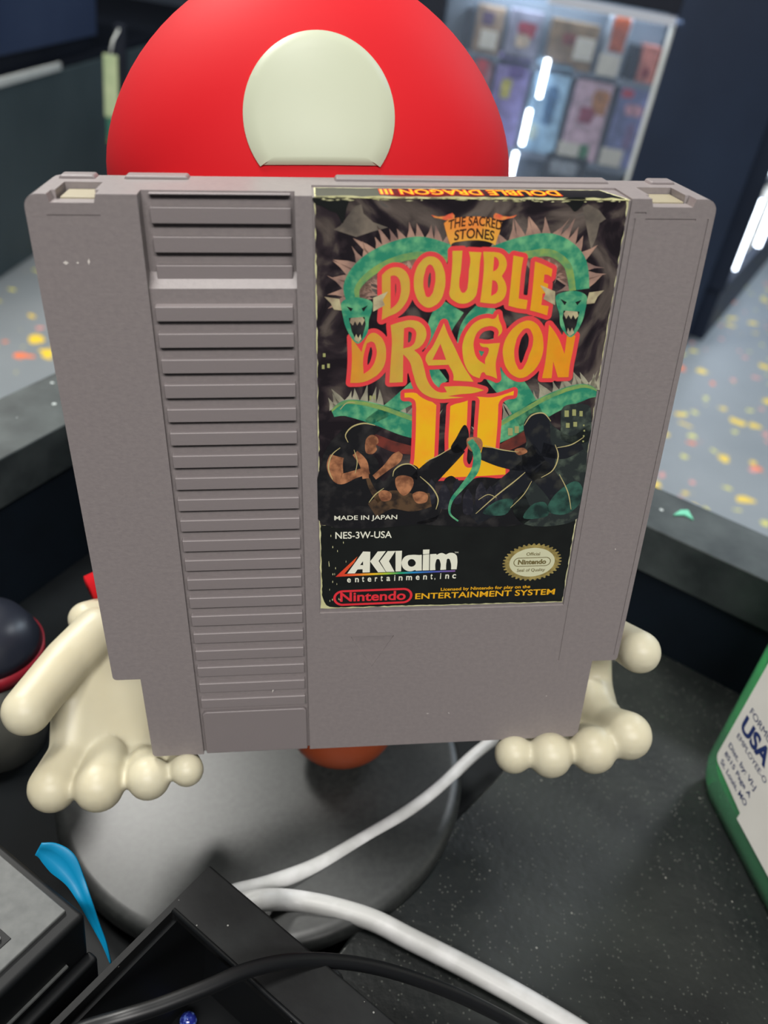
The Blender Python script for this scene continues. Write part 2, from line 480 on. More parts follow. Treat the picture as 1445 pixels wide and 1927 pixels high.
# floor: spatters of yellow, orange and pink paint, in patches
nt = M['floor'].node_tree
bs = nt.nodes['Principled BSDF']
tc = nt.nodes.new('ShaderNodeTexCoord')
for sc_, sz, amt, seed, cols in ((13, 0.30, 0.34, 0, ((224, 190, 60), (232, 118, 66))), (21, 0.28, 0.24, 5, ((206, 198, 96), (214, 140, 130)))):
    mp = nt.nodes.new('ShaderNodeMapping'); mp.inputs['Location'].default_value = (seed, seed * 2, 0)
    nt.links.new(tc.outputs['Object'], mp.inputs[0])
    wn = nt.nodes.new('ShaderNodeTexNoise'); wn.inputs['Scale'].default_value = 20
    nt.links.new(mp.outputs[0], wn.inputs['Vector'])
    va = nt.nodes.new('ShaderNodeVectorMath'); va.operation = 'MULTIPLY_ADD'
    va.inputs[1].default_value = (0.07, 0.07, 0.07)
    nt.links.new(wn.outputs['Color'], va.inputs[0]); nt.links.new(mp.outputs[0], va.inputs[2])
    v = nt.nodes.new('ShaderNodeTexVoronoi'); v.inputs['Scale'].default_value = sc_
    nt.links.new(va.outputs[0], v.inputs['Vector'])
    lt = nt.nodes.new('ShaderNodeMapRange'); lt.inputs[1].default_value = sz; lt.inputs[2].default_value = sz - 0.05
    nt.links.new(v.outputs['Distance'], lt.inputs[0])
    sp = nt.nodes.new('ShaderNodeSeparateColor'); nt.links.new(v.outputs['Color'], sp.inputs[0])
    big = nt.nodes.new('ShaderNodeTexNoise'); big.inputs['Scale'].default_value = 1.3
    nt.links.new(mp.outputs[0], big.inputs['Vector'])
    th = nt.nodes.new('ShaderNodeMath'); th.operation = 'MULTIPLY'; th.inputs[1].default_value = amt * 2
    nt.links.new(big.outputs['Fac'], th.inputs[0])
    l2 = nt.nodes.new('ShaderNodeMath'); l2.operation = 'LESS_THAN'
    nt.links.new(sp.outputs[0], l2.inputs[0]); nt.links.new(th.outputs[0], l2.inputs[1])
    mu = nt.nodes.new('ShaderNodeMath'); mu.operation = 'MULTIPLY'
    nt.links.new(lt.outputs[0], mu.inputs[0]); nt.links.new(l2.outputs[0], mu.inputs[1])
    cr = nt.nodes.new('ShaderNodeValToRGB'); cr.color_ramp.interpolation = 'CONSTANT'
    cr.color_ramp.elements[0].color = lin(cols[0]); cr.color_ramp.elements[1].position = 0.62; cr.color_ramp.elements[1].color = lin(cols[1])
    nt.links.new(sp.outputs[1], cr.inputs[0])
    mx = nt.nodes.new('ShaderNodeMix'); mx.data_type = 'RGBA'
    nt.links.new(mu.outputs[0], mx.inputs[0]); nt.links.new(bs.inputs['Base Color'].links[0].from_socket, mx.inputs[6]); nt.links.new(cr.outputs[0], mx.inputs[7])
    nt.links.new(mx.outputs[2], bs.inputs['Base Color'])

# ---------------------------------------------------------------- room shell
XA, XB, YA, YB, HC = -3.2, 3.4, -3.0, 6.5, 2.7


def struct(name, lo, hi, m):
    o = MB().box(lo, hi).obj(name, m)
    o['kind'] = 'structure'
    return o


struct('floor', (XA, YA, -0.1), (XB, YB, 0), M['floor'])
struct('ceiling', (XA, YA, HC), (XB, YB, HC + 0.1), M['ceil'])
struct('wall_left', (XA - 0.1, YA, 0), (XA, YB, HC), M['wall'])
struct('wall_right', (XB, YA, 0), (XB + 0.1, YB, HC), M['wall'])
struct('wall_back', (XA, YB, 0), (XB, YB + 0.1, HC), M['wall'])
struct('wall_front', (XA, YA - 0.1, 0), (XB, YA, HC), M['wall'])

# ---------------------------------------------------------------- service counter with raised ledge
ZL, ZS, ZD = -0.1705, -0.222, -0.2385      # ledge top, black laminate top, lower worktop top (from the lens)
l0 = onz(0, 865, ZL); r0_ = onz(1217, 989, ZL)
dl = Vector((0.3217, 0.9469, 0)); dr = Vector((0.8757, -0.4828, 0))
den = dl.x * dr.y - dl.y * dr.x
q = r0_ - l0
s_ = (q.x * dr.y - q.y * dr.x) / den
corner = l0 + dl * s_
nl = Vector((-0.9469, 0.3217, 0)); nr = Vector((0.4828, 0.8757, 0))     # outward normals
den2 = nl.x * nr.y - nl.y * nr.x


def off(wl, wr):               # corner moved outward by wl across the left wing and wr across the right one
    a = nl.dot(corner) + wl; b = nr.dot(corner) + wr
    return Vector(((a * nr.y - b * nl.y) / den2, (nl.x * b - nr.x * a) / den2, 0))


LL, RR = 0.75, 0.62
counter = empty('service_counter', Vector((0.05, 0.05, 0)), 'black service counter with raised grey speckled ledge around its sunken worktop', 'counter')
co = Vector((0.05, 0.05, 0))


def cp(pts, z0, z1, name, m, bev=0.0006, cz=H0):
    mb = MB()
    mb.prism([(p.x - co.x, p.y - co.y) for p in pts], lambda u, v, h: (u, v, h), z0 + cz, z1 + cz)
    return mb.obj(name, m, counter, bevel=bev)


wl = 0.0318
c0 = off(0, 0); c1 = off(wl, wl)
cp([c0 - dl * LL, c0, c1, c1 - dl * LL], ZL - 0.02, ZL, 'ledge', M['ledge'])
cp([c0 + dr * RR, c1 + dr * RR, c1, c0], ZL - 0.02, ZL, 'ledge', M['ledge'])
a0 = off(0.001, 0.001); a1 = off(wl - 0.002, wl - 0.002)
cp([a0 - dl * LL, a0, a1, a1 - dl * LL], -H0, ZL - 0.02, 'riser_panel', M['riser'])
cp([a0 + dr * RR, a1 + dr * RR, a1, a0], -H0, ZL - 0.02, 'riser_panel', M['riser'])
w0 = off(0.001, 0.001)
cp([w0 - dl * LL, w0 - dl * LL + dr * RR, w0 + dr * RR, w0], ZD - 0.03, ZD, 'worktop', M['desk'])
# black laminate slab, its left edge slightly bowed
edge = [(1010, 1375), (927, 1470), (860, 1535), (790, 1600), (717, 1681), (655, 1765), (600, 1844), (560, 1915), (500, 2040)]
ep = [onz(x, y, ZS) for x, y in edge]
top = onz(1040, 1330, ZS)
# run the slab back to the riser
k = (nr.dot(a0) - nr.dot(top)) / nr.y
top2 = Vector((top.x, top.y + k, 0))
far = w0 + dr * RR
slabp = [top2] + [Vector((p.x, p.y, 0)) for p in ep] + [Vector((ep[-1].x, -0.25, 0)), Vector((far.x - 0.0, -0.25, 0)), far]
slabp.reverse()
cp(slabp, ZD, ZS, 'laminate_panel', M['slab'], bev=0.0012)

# ---------------------------------------------------------------- display cabinet behind (front plane 2.95 m away)
YC = 2.95


def shop_box(name, lo, hi, m, parent, bev=0.002):
    return MB().box(lo, hi).obj(name, m, parent, bevel=bev)


cab = empty('display_cabinet', Vector((0.25, YC + 0.2, 0)), 'dark navy display cabinet with lit grey shelves full of packaged goods', 'cabinet')
cx, cy = 0.25, YC + 0.2
XR, XL, ZT = 0.585, -0.095, H0 + 0.28
XP = 0.945
shop_box('side_panel', (XL - 0.06 - cx, -0.2, 0), (XL - cx, -0.06, ZT), M['navy2'], cab)
shop_box('end_panel', (XR - cx, -0.2, 0), (XP - cx, -0.06, ZT), M['navy'], cab)
shop_box('back_panel', (XL - cx, -0.075, 0), (XR - cx, -0.06, ZT), M['caseback'], cab)
shop_box('header', (XL - cx, -0.2, H0 - 0.075), (XR - cx, -0.076, ZT), M['navy2'], cab)
shop_box('plinth', (XL - cx, -0.19, 0), (XR - cx, -0.076, 0.1), M['navy2'], cab)
SH = [H0 - 0.265, H0 - 0.515, H0 - 0.77]
for z in SH:
    shop_box('shelf', (XL - cx, -0.17, z - 0.022), (XR - cx, -0.076, z), M['shelf'], cab)
shop_box('light_strip', (0.2 - cx, -0.21, H0 - 0.104), (XR - 0.005 - cx, -0.19, H0 - 0.080), M['ledsoft'], cab)
shop_box('upright', (XR - 0.011 - cx, -0.195, 0.1), (XR - cx, -0.175, H0 - 0.1), M['strip'], cab)
M['pane'] = mat('hazy_glass', (112, 124, 140), 0.12, 0.5)  # pale grey in the pane imitates a veil of reflections
M['pane'].node_tree.nodes['Principled BSDF'].inputs['Alpha'].default_value = 0.2
shop_box('glass_door', (XL + 0.005 - cx, -0.187, 0.11), (XR - 0.02 - cx, -0.184, H0 - 0.11), M['pane'], cab, 0)
for a, b in (((1031, 112), (1004, 182)), ((997, 207), (976, 272)), ((971, 287), (957, 342))):  # glowing tubes stand in for lights reflected in the cabinet glass
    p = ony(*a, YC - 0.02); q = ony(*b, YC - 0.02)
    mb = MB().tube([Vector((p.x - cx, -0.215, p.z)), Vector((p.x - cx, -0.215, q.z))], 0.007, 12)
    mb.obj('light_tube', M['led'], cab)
dlp = bpy.data.lights.new('cabinet_lamp', 'AREA'); dlp.energy = 2.3; dlp.color = (0.85, 0.93, 1.0); dlp.shape = 'RECTANGLE'; dlp.size = 0.6; dlp.size_y = 0.05
lo_ = bpy.data.objects.new('cabinet_lamp', dlp); COL.objects.link(lo_); lo_.location = (0.3, YC + 0.02, H0 - 0.082); lo_.rotation_euler = (math.radians(12), 0, 0)

# goods: crop box in the 860..1280 x 0..340 view at 3.44x, shelf number, body colour, patches, card
def cpx(a, b): return 860 + a / 3.44, b / 3.44


def goods(kind, cat, label, rect, shelf, rgb, patches=(), card=None, depth=0.09, yy=0.03, group='packaged goods in the lit cabinet'):
    x0, y0, x1, y1 = rect
    Y = YC + yy
    pc = cpx((x0 + x1) / 2, (y0 + y1) / 2)
    c = ony(*pc, Y)
    t = (c - CAM).length / ray(*pc).length
    k = t / FPX / 3.44
    w = (x1 - x0) * k * 0.94
    z0 = SH[shelf]
    ztop = c.z + (y1 - y0) * k * 0.5
    h = max(0.03, ztop - z0)
    e = empty(kind, Vector((c.x, Y + depth / 2, z0)), label, cat, group)
    m = mat(kind + '_print', rgb, 0.4, 0.5, noise=(28, tuple(min(255, int(v * 1.25 + 10)) for v in rgb), 0.35, 0.65))
    MB().box((-w / 2, -depth / 2, 0), (w / 2, depth / 2, h)).obj('carton', m, e, bevel=0.002)
    zm = c.z - z0
    for i, (px0, py0, px1, py1, col) in enumerate(patches):
        u0 = (px0 - (x0 + x1) / 2) * k; u1 = (px1 - (x0 + x1) / 2) * k
        v1 = zm - (py0 - (y0 + y1) / 2) * k; v0 = zm - (py1 - (y0 + y1) / 2) * k
        u0 = max(u0, -w / 2 + 0.003); u1 = min(u1, w / 2 - 0.003); v0 = max(v0, 0.003); v1 = min(v1, h - 0.003)
        if u1 - u0 < 0.004 or v1 - v0 < 0.004: continue
        mm = mat('printed_patch', col, 0.4, 0.5, noise=(60, tuple(int(v * 0.8) for v in col), 0.4, 0.6))
        n = 14
        pts = [((u0 + u1) / 2 + (u1 - u0) / 2 * (1 + 0.12 * math.sin(5 * a + i)) * max(-.92, min(.92, 1.25 * math.cos(a))), (v0 + v1) / 2 + (v1 - v0) / 2 * max(-.94, min(.94, 1.25 * math.sin(a)))) for a in [2 * math.pi * j / n for j in range(n)]]
        MB().prism(pts, lambda u, v, hh: (u, -depth / 2 - hh, v), 0.0, 0.0012 + 0.0005 * i).obj('printed_panel', mm, e)
    if card:
        px0, py0, px1, py1 = card
        u = ((px0 + px1) / 2 - (x0 + x1) / 2) * k
        ww, hh_ = (px1 - px0) * k * 0.92, (py1 - py0) * k * 0.92
        v = max(hh_ / 2 + 0.001, zm - ((py0 + py1) / 2 - (y0 + y1) / 2) * k)
        u = max(-w / 2 + ww / 2 - 0.01, min(w / 2 - ww / 2 + 0.01, u))
        MB().box((u - ww / 2, -depth / 2 - 0.006, v - hh_ / 2), (u + ww / 2, -depth / 2 - 0.0035, v + hh_ / 2)).obj('price_card', M['card'], e)
    return e


goods('game_case', 'case', 'slim black case at the left end of the cabinet\'s top shelf', (45, 70, 95, 290), 0, (18, 20, 30), depth=0.12)
goods('goods_box', 'box', 'tan box with purple print and a white card below, top shelf left', (110, 60, 300, 310), 0, (112, 96, 80), [(150, 90, 230, 170, (84, 62, 96))], (155, 190, 275, 305))
goods('goods_box', 'box', 'grey box with red and cream print, second along the top shelf', (320, 90, 545, 340), 0, (104, 106, 124), [(385, 150, 510, 240, (150, 44, 62)), (385, 220, 480, 300, (196, 180, 160))])
goods('goods_box', 'box', 'brown box with torn white card at its middle, on the top shelf', (580, 165, 905, 440), 0, (98, 82, 62), [(670, 230, 760, 300, (120, 60, 54))], (755, 235, 890, 375))
goods('goods_box', 'box', 'tall orange and white box with a white card, top shelf right', (955, 95, 1098, 500), 0, (128, 138, 150), [(975, 105, 1120, 340, (166, 86, 58))], (935, 350, 1085, 485))
goods('game_case', 'case', 'thin black case between the orange and the reddish boxes', (1110, 310, 1166, 530), 0, (16, 20, 32))
goods('goods_box', 'box', 'small reddish box at the right end of the top shelf', (1180, 315, 1295, 545), 0, (150, 92, 84), [(1200, 440, 1260, 500, (130, 50, 56))])
goods('goods_box', 'box', 'small red box at the left end of the middle shelf', (60, 400, 195, 860), 1, (120, 84, 96), [(80, 400, 160, 520, (190, 60, 70))])
goods('blister_pack', 'toy pack', 'purple pack with a yellow curl printed on it, middle shelf', (215, 385, 445, 860), 1, (106, 98, 148), [(270, 520, 340, 640, (196, 190, 92)), (300, 440, 410, 520, (92, 70, 140))])
goods('blister_pack', 'toy pack', 'pale blue glossy pack reflecting the light tubes, middle shelf', (455, 430, 700, 950), 1, (126, 160, 186), [(560, 560, 640, 800, (84, 128, 172)), (480, 800, 560, 900, (190, 210, 200))])
goods('blister_pack', 'toy pack', 'pink pack with orange, red and green print, middle shelf', (715, 530, 965, 1010), 1, (160, 140, 156), [(840, 590, 950, 740, (176, 122, 74)), (780, 700, 880, 800, (150, 66, 92)), (825, 920, 905, 1010, (60, 128, 88))], (640, 920, 790, 1010))
goods('blister_pack', 'toy pack', 'navy and lilac pack with a pink oval at the right of the middle shelf', (985, 600, 1215, 1090), 1, (84, 92, 132), [(1045, 690, 1165, 760, (196, 150, 170)), (1000, 610, 1080, 660, (190, 70, 96)), (1090, 800, 1150, 960, (120, 104, 150))], (910, 985, 1065, 1100))
goods('goods_box', 'box', 'black box with smoky white print on the shelf below', (510, 1010, 800, 1500), 2, (22, 26, 34), [(550, 1050, 740, 1140, (150, 160, 172))])

# ---------------------------------------------------------------- lit glass case running back on the right
gd = Vector((0.42, 0.91, 0)).normalized(); g0 = Vector((1.02, 3.02, 0)) + gd * 0.03; gn = Vector((gd.y, -gd.x, 0))
gc = empty('glass_display_case', frame(gd, -gn, Vector((0, 0, 1)), g0 + Vector((0, 0, 0))), 'brightly lit glass display case beyond the navy cabinet on the right', 'display case')
LG = 2.6
shop_box('plinth', (0, 0.0, 0), (LG, 0.13, 0.19), M['navy'], gc)
shop_box('back_panel', (0.02, 0.115, 0.19), (LG, 0.125, 1.7), mat('lit_back_panel', (150, 176, 200), 0.7, noise=(6, (176, 198, 214), 0.3, 0.7)), gc)
for z in (0.52, 0.86, 1.2):
    shop_box('glass_shelf', (0.03, 0.02, z), (LG - 0.02, 0.113, z + 0.01), M['shelf'], gc)
shop_box('top_panel', (0, 0, 1.7), (LG, 0.13, 1.8), M['navy'], gc)
shop_box('end_frame', (-0.02, -0.01, 0.19), (0.005, 0.13, 1.7), M['navy'], gc)
for s0, z0, z1 in ((0.04, 0.26, 0.50), (0.04, 0.58, 0.84), (0.04, 0.92, 1.18), (0.04, 1.26, 1.66), (0.58, 0.24, 0.84), (1.1, 0.24, 1.18), (1.7, 0.24, 1.5)):
    MB().tube([(s0, -0.005, z0), (s0, -0.005, z1)], 0.012, 12).obj('light_tube', M['led'], gc)
rc = [(180, 110, 130), (110, 150, 200), (200, 192, 175), (120, 146, 176), (170, 164, 200), (90, 96, 120), (200, 140, 104)]
names = ['pinkish', 'blue', 'cream', 'slate', 'lilac', 'dark', 'orange']
place = ['lowest', 'second', 'third']
for r_, z in enumerate((0.19, 0.53, 0.87)):
    for i in range(4):
        c = rc[(i + 3 * r_) % 7]
        p = g0 + gd * (0.20 + 0.26 * i) - gn * 0.070 + Vector((0, 0, z))
        e = tag(MB().box((-0.09, -0.038, 0), (0.09, 0.038, 0.2 + 0.03 * ((i + r_) % 3)), Matrix.Rotation(math.atan2(gd.y, gd.x), 4, 'Z')).obj('goods_box', mat('case_goods', c, 0.4, noise=(20, tuple(min(255, v + 40) for v in c), 0.4, 0.6)), None, bevel=0.003, at=p),
                names[(i + 3 * r_) % 7] + ' box, number %s from the cabinet on the glass case\'s %s level' % (['first', 'second', 'third', 'fourth'][i], place[r_]), 'box', 'boxes in the glass display case')
        e['label'] = '%s box, %s from the navy cabinet on the %s level of the glass case' % (names[(i + 3 * r_) % 7], ['first', 'second', 'third', 'fourth'][i], place[r_])
dlp = bpy.data.lights.new('case_lamp', 'AREA'); dlp.energy = 30; dlp.color = (0.82, 0.92, 1.0); dlp.shape = 'RECTANGLE'; dlp.size = 2.2; dlp.size_y = 0.1  # unseen fill added in the aisle to brighten the glass case
lo_ = bpy.data.objects.new('case_lamp', dlp); COL.objects.link(lo_); p = g0 + gd * 1.3 + gn * 0.55; lo_.location = (p.x, p.y, 2.3); lo_.rotation_euler = ((g0 + gd * 1.3 + Vector((0, 0, 0.9))) - lo_.location).to_track_quat('-Z', 'Y').to_euler()

# ---------------------------------------------------------------- left side: long slate counter, tinted case on it, black cabinet, tag
XS = -1.29
lc = empty('sales_counter', Vector((XS - 0.35, 3.0, 0)), 'slate grey counter with white edging strip, far left across the aisle', 'counter')
shop_box('body', (-0.35, -1.6, 0), (0.35, 2.2, 0.52), M['slate'], lc)
shop_box('worktop', (-0.35, -1.6, 0.52), (0.34, 2.2, 0.545), M['navy2'], lc)
n_ = Vector((1, 0, 0)); pa = Vector((XS + 0.005, 0, 0))
p1 = onplane(0, 168, pa, n_); p2 = onplane(112, 130, pa, n_)
print('strip', p1 - CAM, p2 - CAM)
MB().box((0.35, -1.6, 0.525), (0.362, p2.y - 3.0, 0.547)).obj('edging_strip', M['strip'], lc, bevel=0.002)
p3 = onplane(0, 125, pa, n_); p4 = onplane(190, 65, pa, n_)
print('case', p3 - CAM, p4 - CAM)
tcs = empty('tinted_display_case', Vector((XS - 0.33, (p4.y + 1.5) / 2, 0.545)), 'blue grey tinted case standing on the slate counter, top left', 'display case')
hy = (p4.y - 1.5) / 2
shop_box('base', (-0.3, -hy, 0), (0.30, hy - 0.01, 0.05), M['navy2'], tcs)
shop_box('case_body', (-0.3, -hy, 0.05), (0.32, hy, 0.6), M['case'], tcs)
shop_box('top_rail', (-0.3, -hy, 0.6), (0.325, hy, 0.63), M['strip'], tcs)
bk = empty('black_cabinet', Vector((-0.75, 4.4, 0)), 'near black tall cabinet beyond the slate counter, behind the red dome', 'cabinet')
shop_box('carcass', (-0.50, -0.2, 0), (0.45, 0.25, 1.9), M['navy2'], bk)
shop_box('cabinet_door', (-0.49, -0.22, 0.1), (-0.09, -0.2, 1.85), M['navy2'], bk)
shop_box('cabinet_door', (-0.07, -0.22, 0.1), (0.43, -0.2, 1.85), M['navy2'], bk)
tp = ony(209, 165, 2.3)
tg = empty('hanging_tag', Vector((tp.x, 2.3, tp.z + 0.075)), 'pale green tag hanging left of the red dome, dark green end below', 'tag')
MB().box((-0.018, -0.001, -0.145), (0.018, 0.001, 0)).obj('card', mat('tag_card', (166, 176, 140), 0.6, noise=(30, (140, 156, 120), 0.3, 0.7)), tg, bevel=0.0005)
MB().box((-0.014, -0.0012, -0.21), (0.016, 0.0012, -0.146)).obj('lower_flap', mat('tag_green', (40, 92, 78), 0.6, noise=(40, (96, 110, 66), 0.4, 0.7)), tg)
MB().tube([(0, 0, 0), (0.004, 0.01, 0.03), (0.012, 0.03, 0.055)], 0.002, 8).obj('cord', M['strip'], tg)
pg = empty('post', Vector((tp.x + 0.012, 2.34, 0)), 'slim dark post carrying the pale green tag', 'post')
MB().box((-0.012, -0.008, 0), (0.012, 0.012, tp.z + 0.14)).obj('upright', M['navy2'], pg)
MB().lathe([(0.0, 0), (0.1, 0), (0.1, 0.01), (0.0, 0.015)], 32).obj('foot', M['navy2'], pg)

# ---------------------------------------------------------------- materials of the near things
M['grey'] = mat('grey_abs_plastic', (122, 115, 115), 0.42, 0.45, noise=(900, (128, 121, 120), 0.3, 0.7), bump=(1500, 0.22, 0.0002))
M['grey2'] = mat('grey_abs_plastic_ribs', (120, 113, 113), 0.4, 0.45, bump=(1500, 0.12, 0.0002))
M['tan'] = mat('tan_plastic', (142, 134, 112), 0.5)
M['cream'] = mat('cream_vinyl', (182, 177, 155), 0.42, 0.4, sss=0.15, noise=(40, (177, 169, 143), 0.35, 0.75))
M['red'] = mat('red_vinyl', (182, 24, 31), 0.66, 0.14)
M['badge'] = mat('pale_badge', (166, 171, 150), 0.45, 0.3)
M['gloss'] = mat('satin_charcoal_base', (28, 30, 30), 0.42, 0.72, noise=(500, (40, 42, 41), 0.3, 0.7))
M['dull'] = mat('dull_black_vinyl', (22, 24, 26), 0.6)
M['brown'] = mat('brown_vinyl', (116, 50, 24), 0.4)
M['white_cable'] = mat('white_cable', (164, 164, 162), 0.4, 0.5, noise=(70, (196, 196, 196), 0.45, 0.7))
M['black_cable'] = mat('black_cable', (13, 14, 16), 0.4, 0.45)
M['abs_black'] = mat('black_plastic', (11, 12, 13), 0.55, 0.3, noise=(60, (26, 28, 28), 0.5, 0.75, 8), bump=(500, 0.15, 0.0003))
speckle(M['abs_black'], 900, (120, 120, 116), 0.2, 0.03)
M['abs_plain'] = mat('black_moulding', (9, 11, 13), 0.5, 0.3)
M['silver'] = mat('silver_panel', (70, 72, 72), 0.5, 0.5, noise=(400, (84, 86, 85), 0.3, 0.7))
M['button'] = mat('light_grey_key', (176, 178, 176), 0.5, noise=(500, (150, 152, 150), 0.3, 0.7))
M['blue'] = mat('blue_plastic_film', (0, 112, 152), 0.45, 0.4)

# ---------------------------------------------------------------- red domed stand with cupped hands
fx = Vector((0.975, 0.188, 0.121)).normalized()
fu = Vector((-0.125, 0.02, 0.992)); fu = (fu - fx * fx.dot(fu)).normalized()
fy = fu.cross(fx)
FO = CAM + Vector((-0.02616, 0.17594, -0.22346))
FM = frame(fx, fy, fu, FO)
FI = FM.inverted()
stand = empty('figure_stand', FM, 'red domed holder stand with oval pale badge and two cream cupped hands holding the cartridge', 'stand')


def fp(px, py, Y):
    """point of the stand's own space at depth Y seen at a pixel, and metres per pixel there"""
    o = FI @ CAM
    r = FI.to_3x3() @ ray(px, py)
    t = (Y - o.y) / r.y
    return o + r * t, t / FPX


mb = MB().lathe([(0.0, -0.0095), (0.060, -0.0095), (0.0625, -0.008), (0.064, -0.005), (0.0638, -0.002), (0.0625, -0.0005), (0.060, 0.0), (0.0, 0.0)], 96, (0.003, 0.003, 0))
mb.obj('base', M['gloss'], stand)
CXF = 0.0222
mb = MB().ball((0.0285, 0.004, 0.0125), (0.0165, 0.0145, 0.0125), 32, 20)
mb.obj('foot', M['brown'], stand)
mb = MB().lathe([(0.0, 0.01), (0.012, 0.01), (0.016, 0.03), (0.022, 0.06), (0.024, 0.09), (0.020, 0.12), (0.014, 0.14), (0.012, 0.16), (0.0, 0.16)], 32, (CXF, 0.03, 0))
mb.obj('body', M['dull'], stand)

# dome
DC = Vector((0.0222, 0.031, 0.1735)); DA, DB, DH = 0.0475, 0.045, 0.0435
vs = MB()
prof = []
N1, N2 = 72, 28
rings = []
for j in range(N2 + 1):
    t = j / N2
    if t < 0.72:                       # upper dome, superelliptic
        a = (t / 0.72) * math.pi / 2
        rr = math.sin(a) ** 1.11; hh = math.cos(a) ** 1.11 if a < math.pi / 2 - 1e-6 else 0
        if j == 0: rr = 0.001
    else:                              # turns in below
        a = (t - 0.72) / 0.28 * math.pi / 2
        rr = 0.80 + 0.20 * math.cos(a); hh = -0.42 * math.sin(a)
    rings.append((rr, hh))
pts = []
for rr, hh in rings:
    for k in range(N1):
        a = 2 * math.pi * k / N1
        pts.append(DC + Vector((DA * rr * math.cos(a), DB * rr * math.sin(a), DH * hh)))
fs = [(i * N1 + k, i * N1 + (k + 1) % N1, (i + 1) * N1 + (k + 1) % N1, (i + 1) * N1 + k) for i in range(N2) for k in range(N1)]
fs += [tuple(range(N1)), tuple(range(N2 * N1 + N1 - 1, N2 * N1 - 1, -1))]
MB().add(pts, fs, True).obj('dome', M['red'], stand)
MB().ball((0.0222, 0.010, 0.1775), (0.037, 0.0275, 0.0042), 48, 16).obj('rim', M['red'], stand)
MB().lathe([(0, 0.13), (0.026, 0.135), (0.034, 0.15), (0.035, 0.172), (0, 0.172)], 40, (CXF, 0.032, 0)).obj('neck', M['dull'], stand)


def dome_y(x, z):
    u = (x - DC.x) / DA; w = (z - DC.z) / DH
    r = max(0.0, 1 - abs(w) ** 1.8) ** (1 / 1.8)
    return DC.y - DB * math.sqrt(max(0.0, r * r - u * u))


bc, kpx = fp(603, 228, -0.014)
ybc = dome_y(bc.x, bc.z + 0.004)
outl = []
for k in range(96):
    a = 2 * math.pi * k / 96
    u, w = math.cos(a) * 148 * kpx, math.sin(a) * 141 * kpx
    if w < -86 * kpx: w = -86 * kpx + 0.0006 * math.cos(u * 90)
    outl.append((u, w))
vs = []; fs = []
RN = 10
for side in (0, 1):
    for r_ in range(RN + 1):
        s = r_ / RN
        for (u, w) in outl:
            x, z = bc.x + u * s, bc.z + w * s
            y = min(ybc + 0.9 * (dome_y(x, z) - ybc) - 0.0009, dome_y(x, z) - 0.0008) + (0.0030 if side else 0) + (0.0005 * max(0, s - 0.9) * 10 if not side else 0)
            vs.append((x, y, z))
n = 96
for side in (0, 1):
    o = side * (RN + 1) * n
    for i in range(RN):
        for k in range(n):
            f_ = (o + i * n + k, o + i * n + (k + 1) % n, o + (i + 1) * n + (k + 1) % n, o + (i + 1) * n + k)
            fs.append(f_)
b_ = (RN + 1) * n
fs += [(RN * n + k, RN * n + (k + 1) % n, b_ + RN * n + (k + 1) % n, b_ + RN * n + k) for k in range(n)]
ob = MB().add(vs, fs, True).obj('badge', M['badge'], stand)
es = ob.modifiers.new('edge', 'EDGE_SPLIT'); es.split_angle = math.radians(50)


def hand(name, chains, plates):
    """one continuous hand: tapered chains fused by a voxel remesh"""
    mb = MB()

    def cap_(p, q, a, b):
        L = (q - p).length
        n = max(2, int(L / 0.0012))
        for i in range(n + 1):
            t = i / n
            mb.ball(p.lerp(q, t), a + (b - a) * t, 14, 10)
    for ch in chains:
        P = []
        for (x, y, Y, r) in ch:
            p, k = fp(x, y, Y)
            P.append((p, r * k))
        for (p, a), (q_, b) in zip(P, P[1:]):
            cap_(p, q_, a, b)
    for (A, B) in plates:                # fill between two chains
        for i in range(16):
            t = i / 15
            pa_, ka = fp(*[A[0][j] + (A[1][j] - A[0][j]) * t for j in range(3)])
            pb_, kb = fp(*[B[0][j] + (B[1][j] - B[0][j]) * t for j in range(3)])
            ra = (A[0][3] + (A[1][3] - A[0][3]) * t) * ka; rb = (B[0][3] + (B[1][3] - B[0][3]) * t) * kb
            cap_(pa_, pb_, ra, rb)
    o = mb.obj(name, M['cream'], stand)
    rm = o.modifiers.new('remesh', 'REMESH'); rm.mode = 'VOXEL'; rm.voxel_size = 0.00055
    s_ = o.modifiers.new('smooth', 'SMOOTH'); s_.factor = 0.5; s_.iterations = 16
    bake(o)
    for p in o.data.polygons: p.use_smooth = True
    return o


hand('hand', [
    [(205, 1165, 0.004, 44), (162, 1165, 0.000, 34)],
    [(185, 1190, -0.006, 48), (128, 1244, -0.016, 47), (82, 1298, -0.026, 46), (50, 1338, -0.033, 47)],
    [(136, 1412, -0.029, 40), (99, 1482, -0.0405, 47)],
    [(200, 1425, -0.030, 40), (186, 1480, -0.0415, 48)],
    [(268, 1436, -0.0285, 34), (280, 1464, -0.0405, 42)],
    [(340, 1420, -0.028, 28), (352, 1449, -0.040, 32)],
    [(268, 1440, -0.029, 30), (340, 1424, -0.028, 27)],
], [
    (((175, 1205, -0.006, 46), (300, 1190, 0.002, 44)), ((142, 1300, -0.018, 44), (300, 1300, -0.009, 42))),
    (((142, 1300, -0.018, 44), (300, 1300, -0.009, 42)), ((136, 1405, -0.0285, 42), (300, 1402, -0.018, 38))),
    (((300, 1300, -0.009, 42), (335, 1300, -0.006, 40)), ((300, 1402, -0.018, 38), (345, 1392, -0.0125, 34))),
    (((136, 1412, -0.029, 38), (300, 1408, -0.019, 32)), ((136, 1425, -0.030, 36), (300, 1436, -0.026, 30))),
])
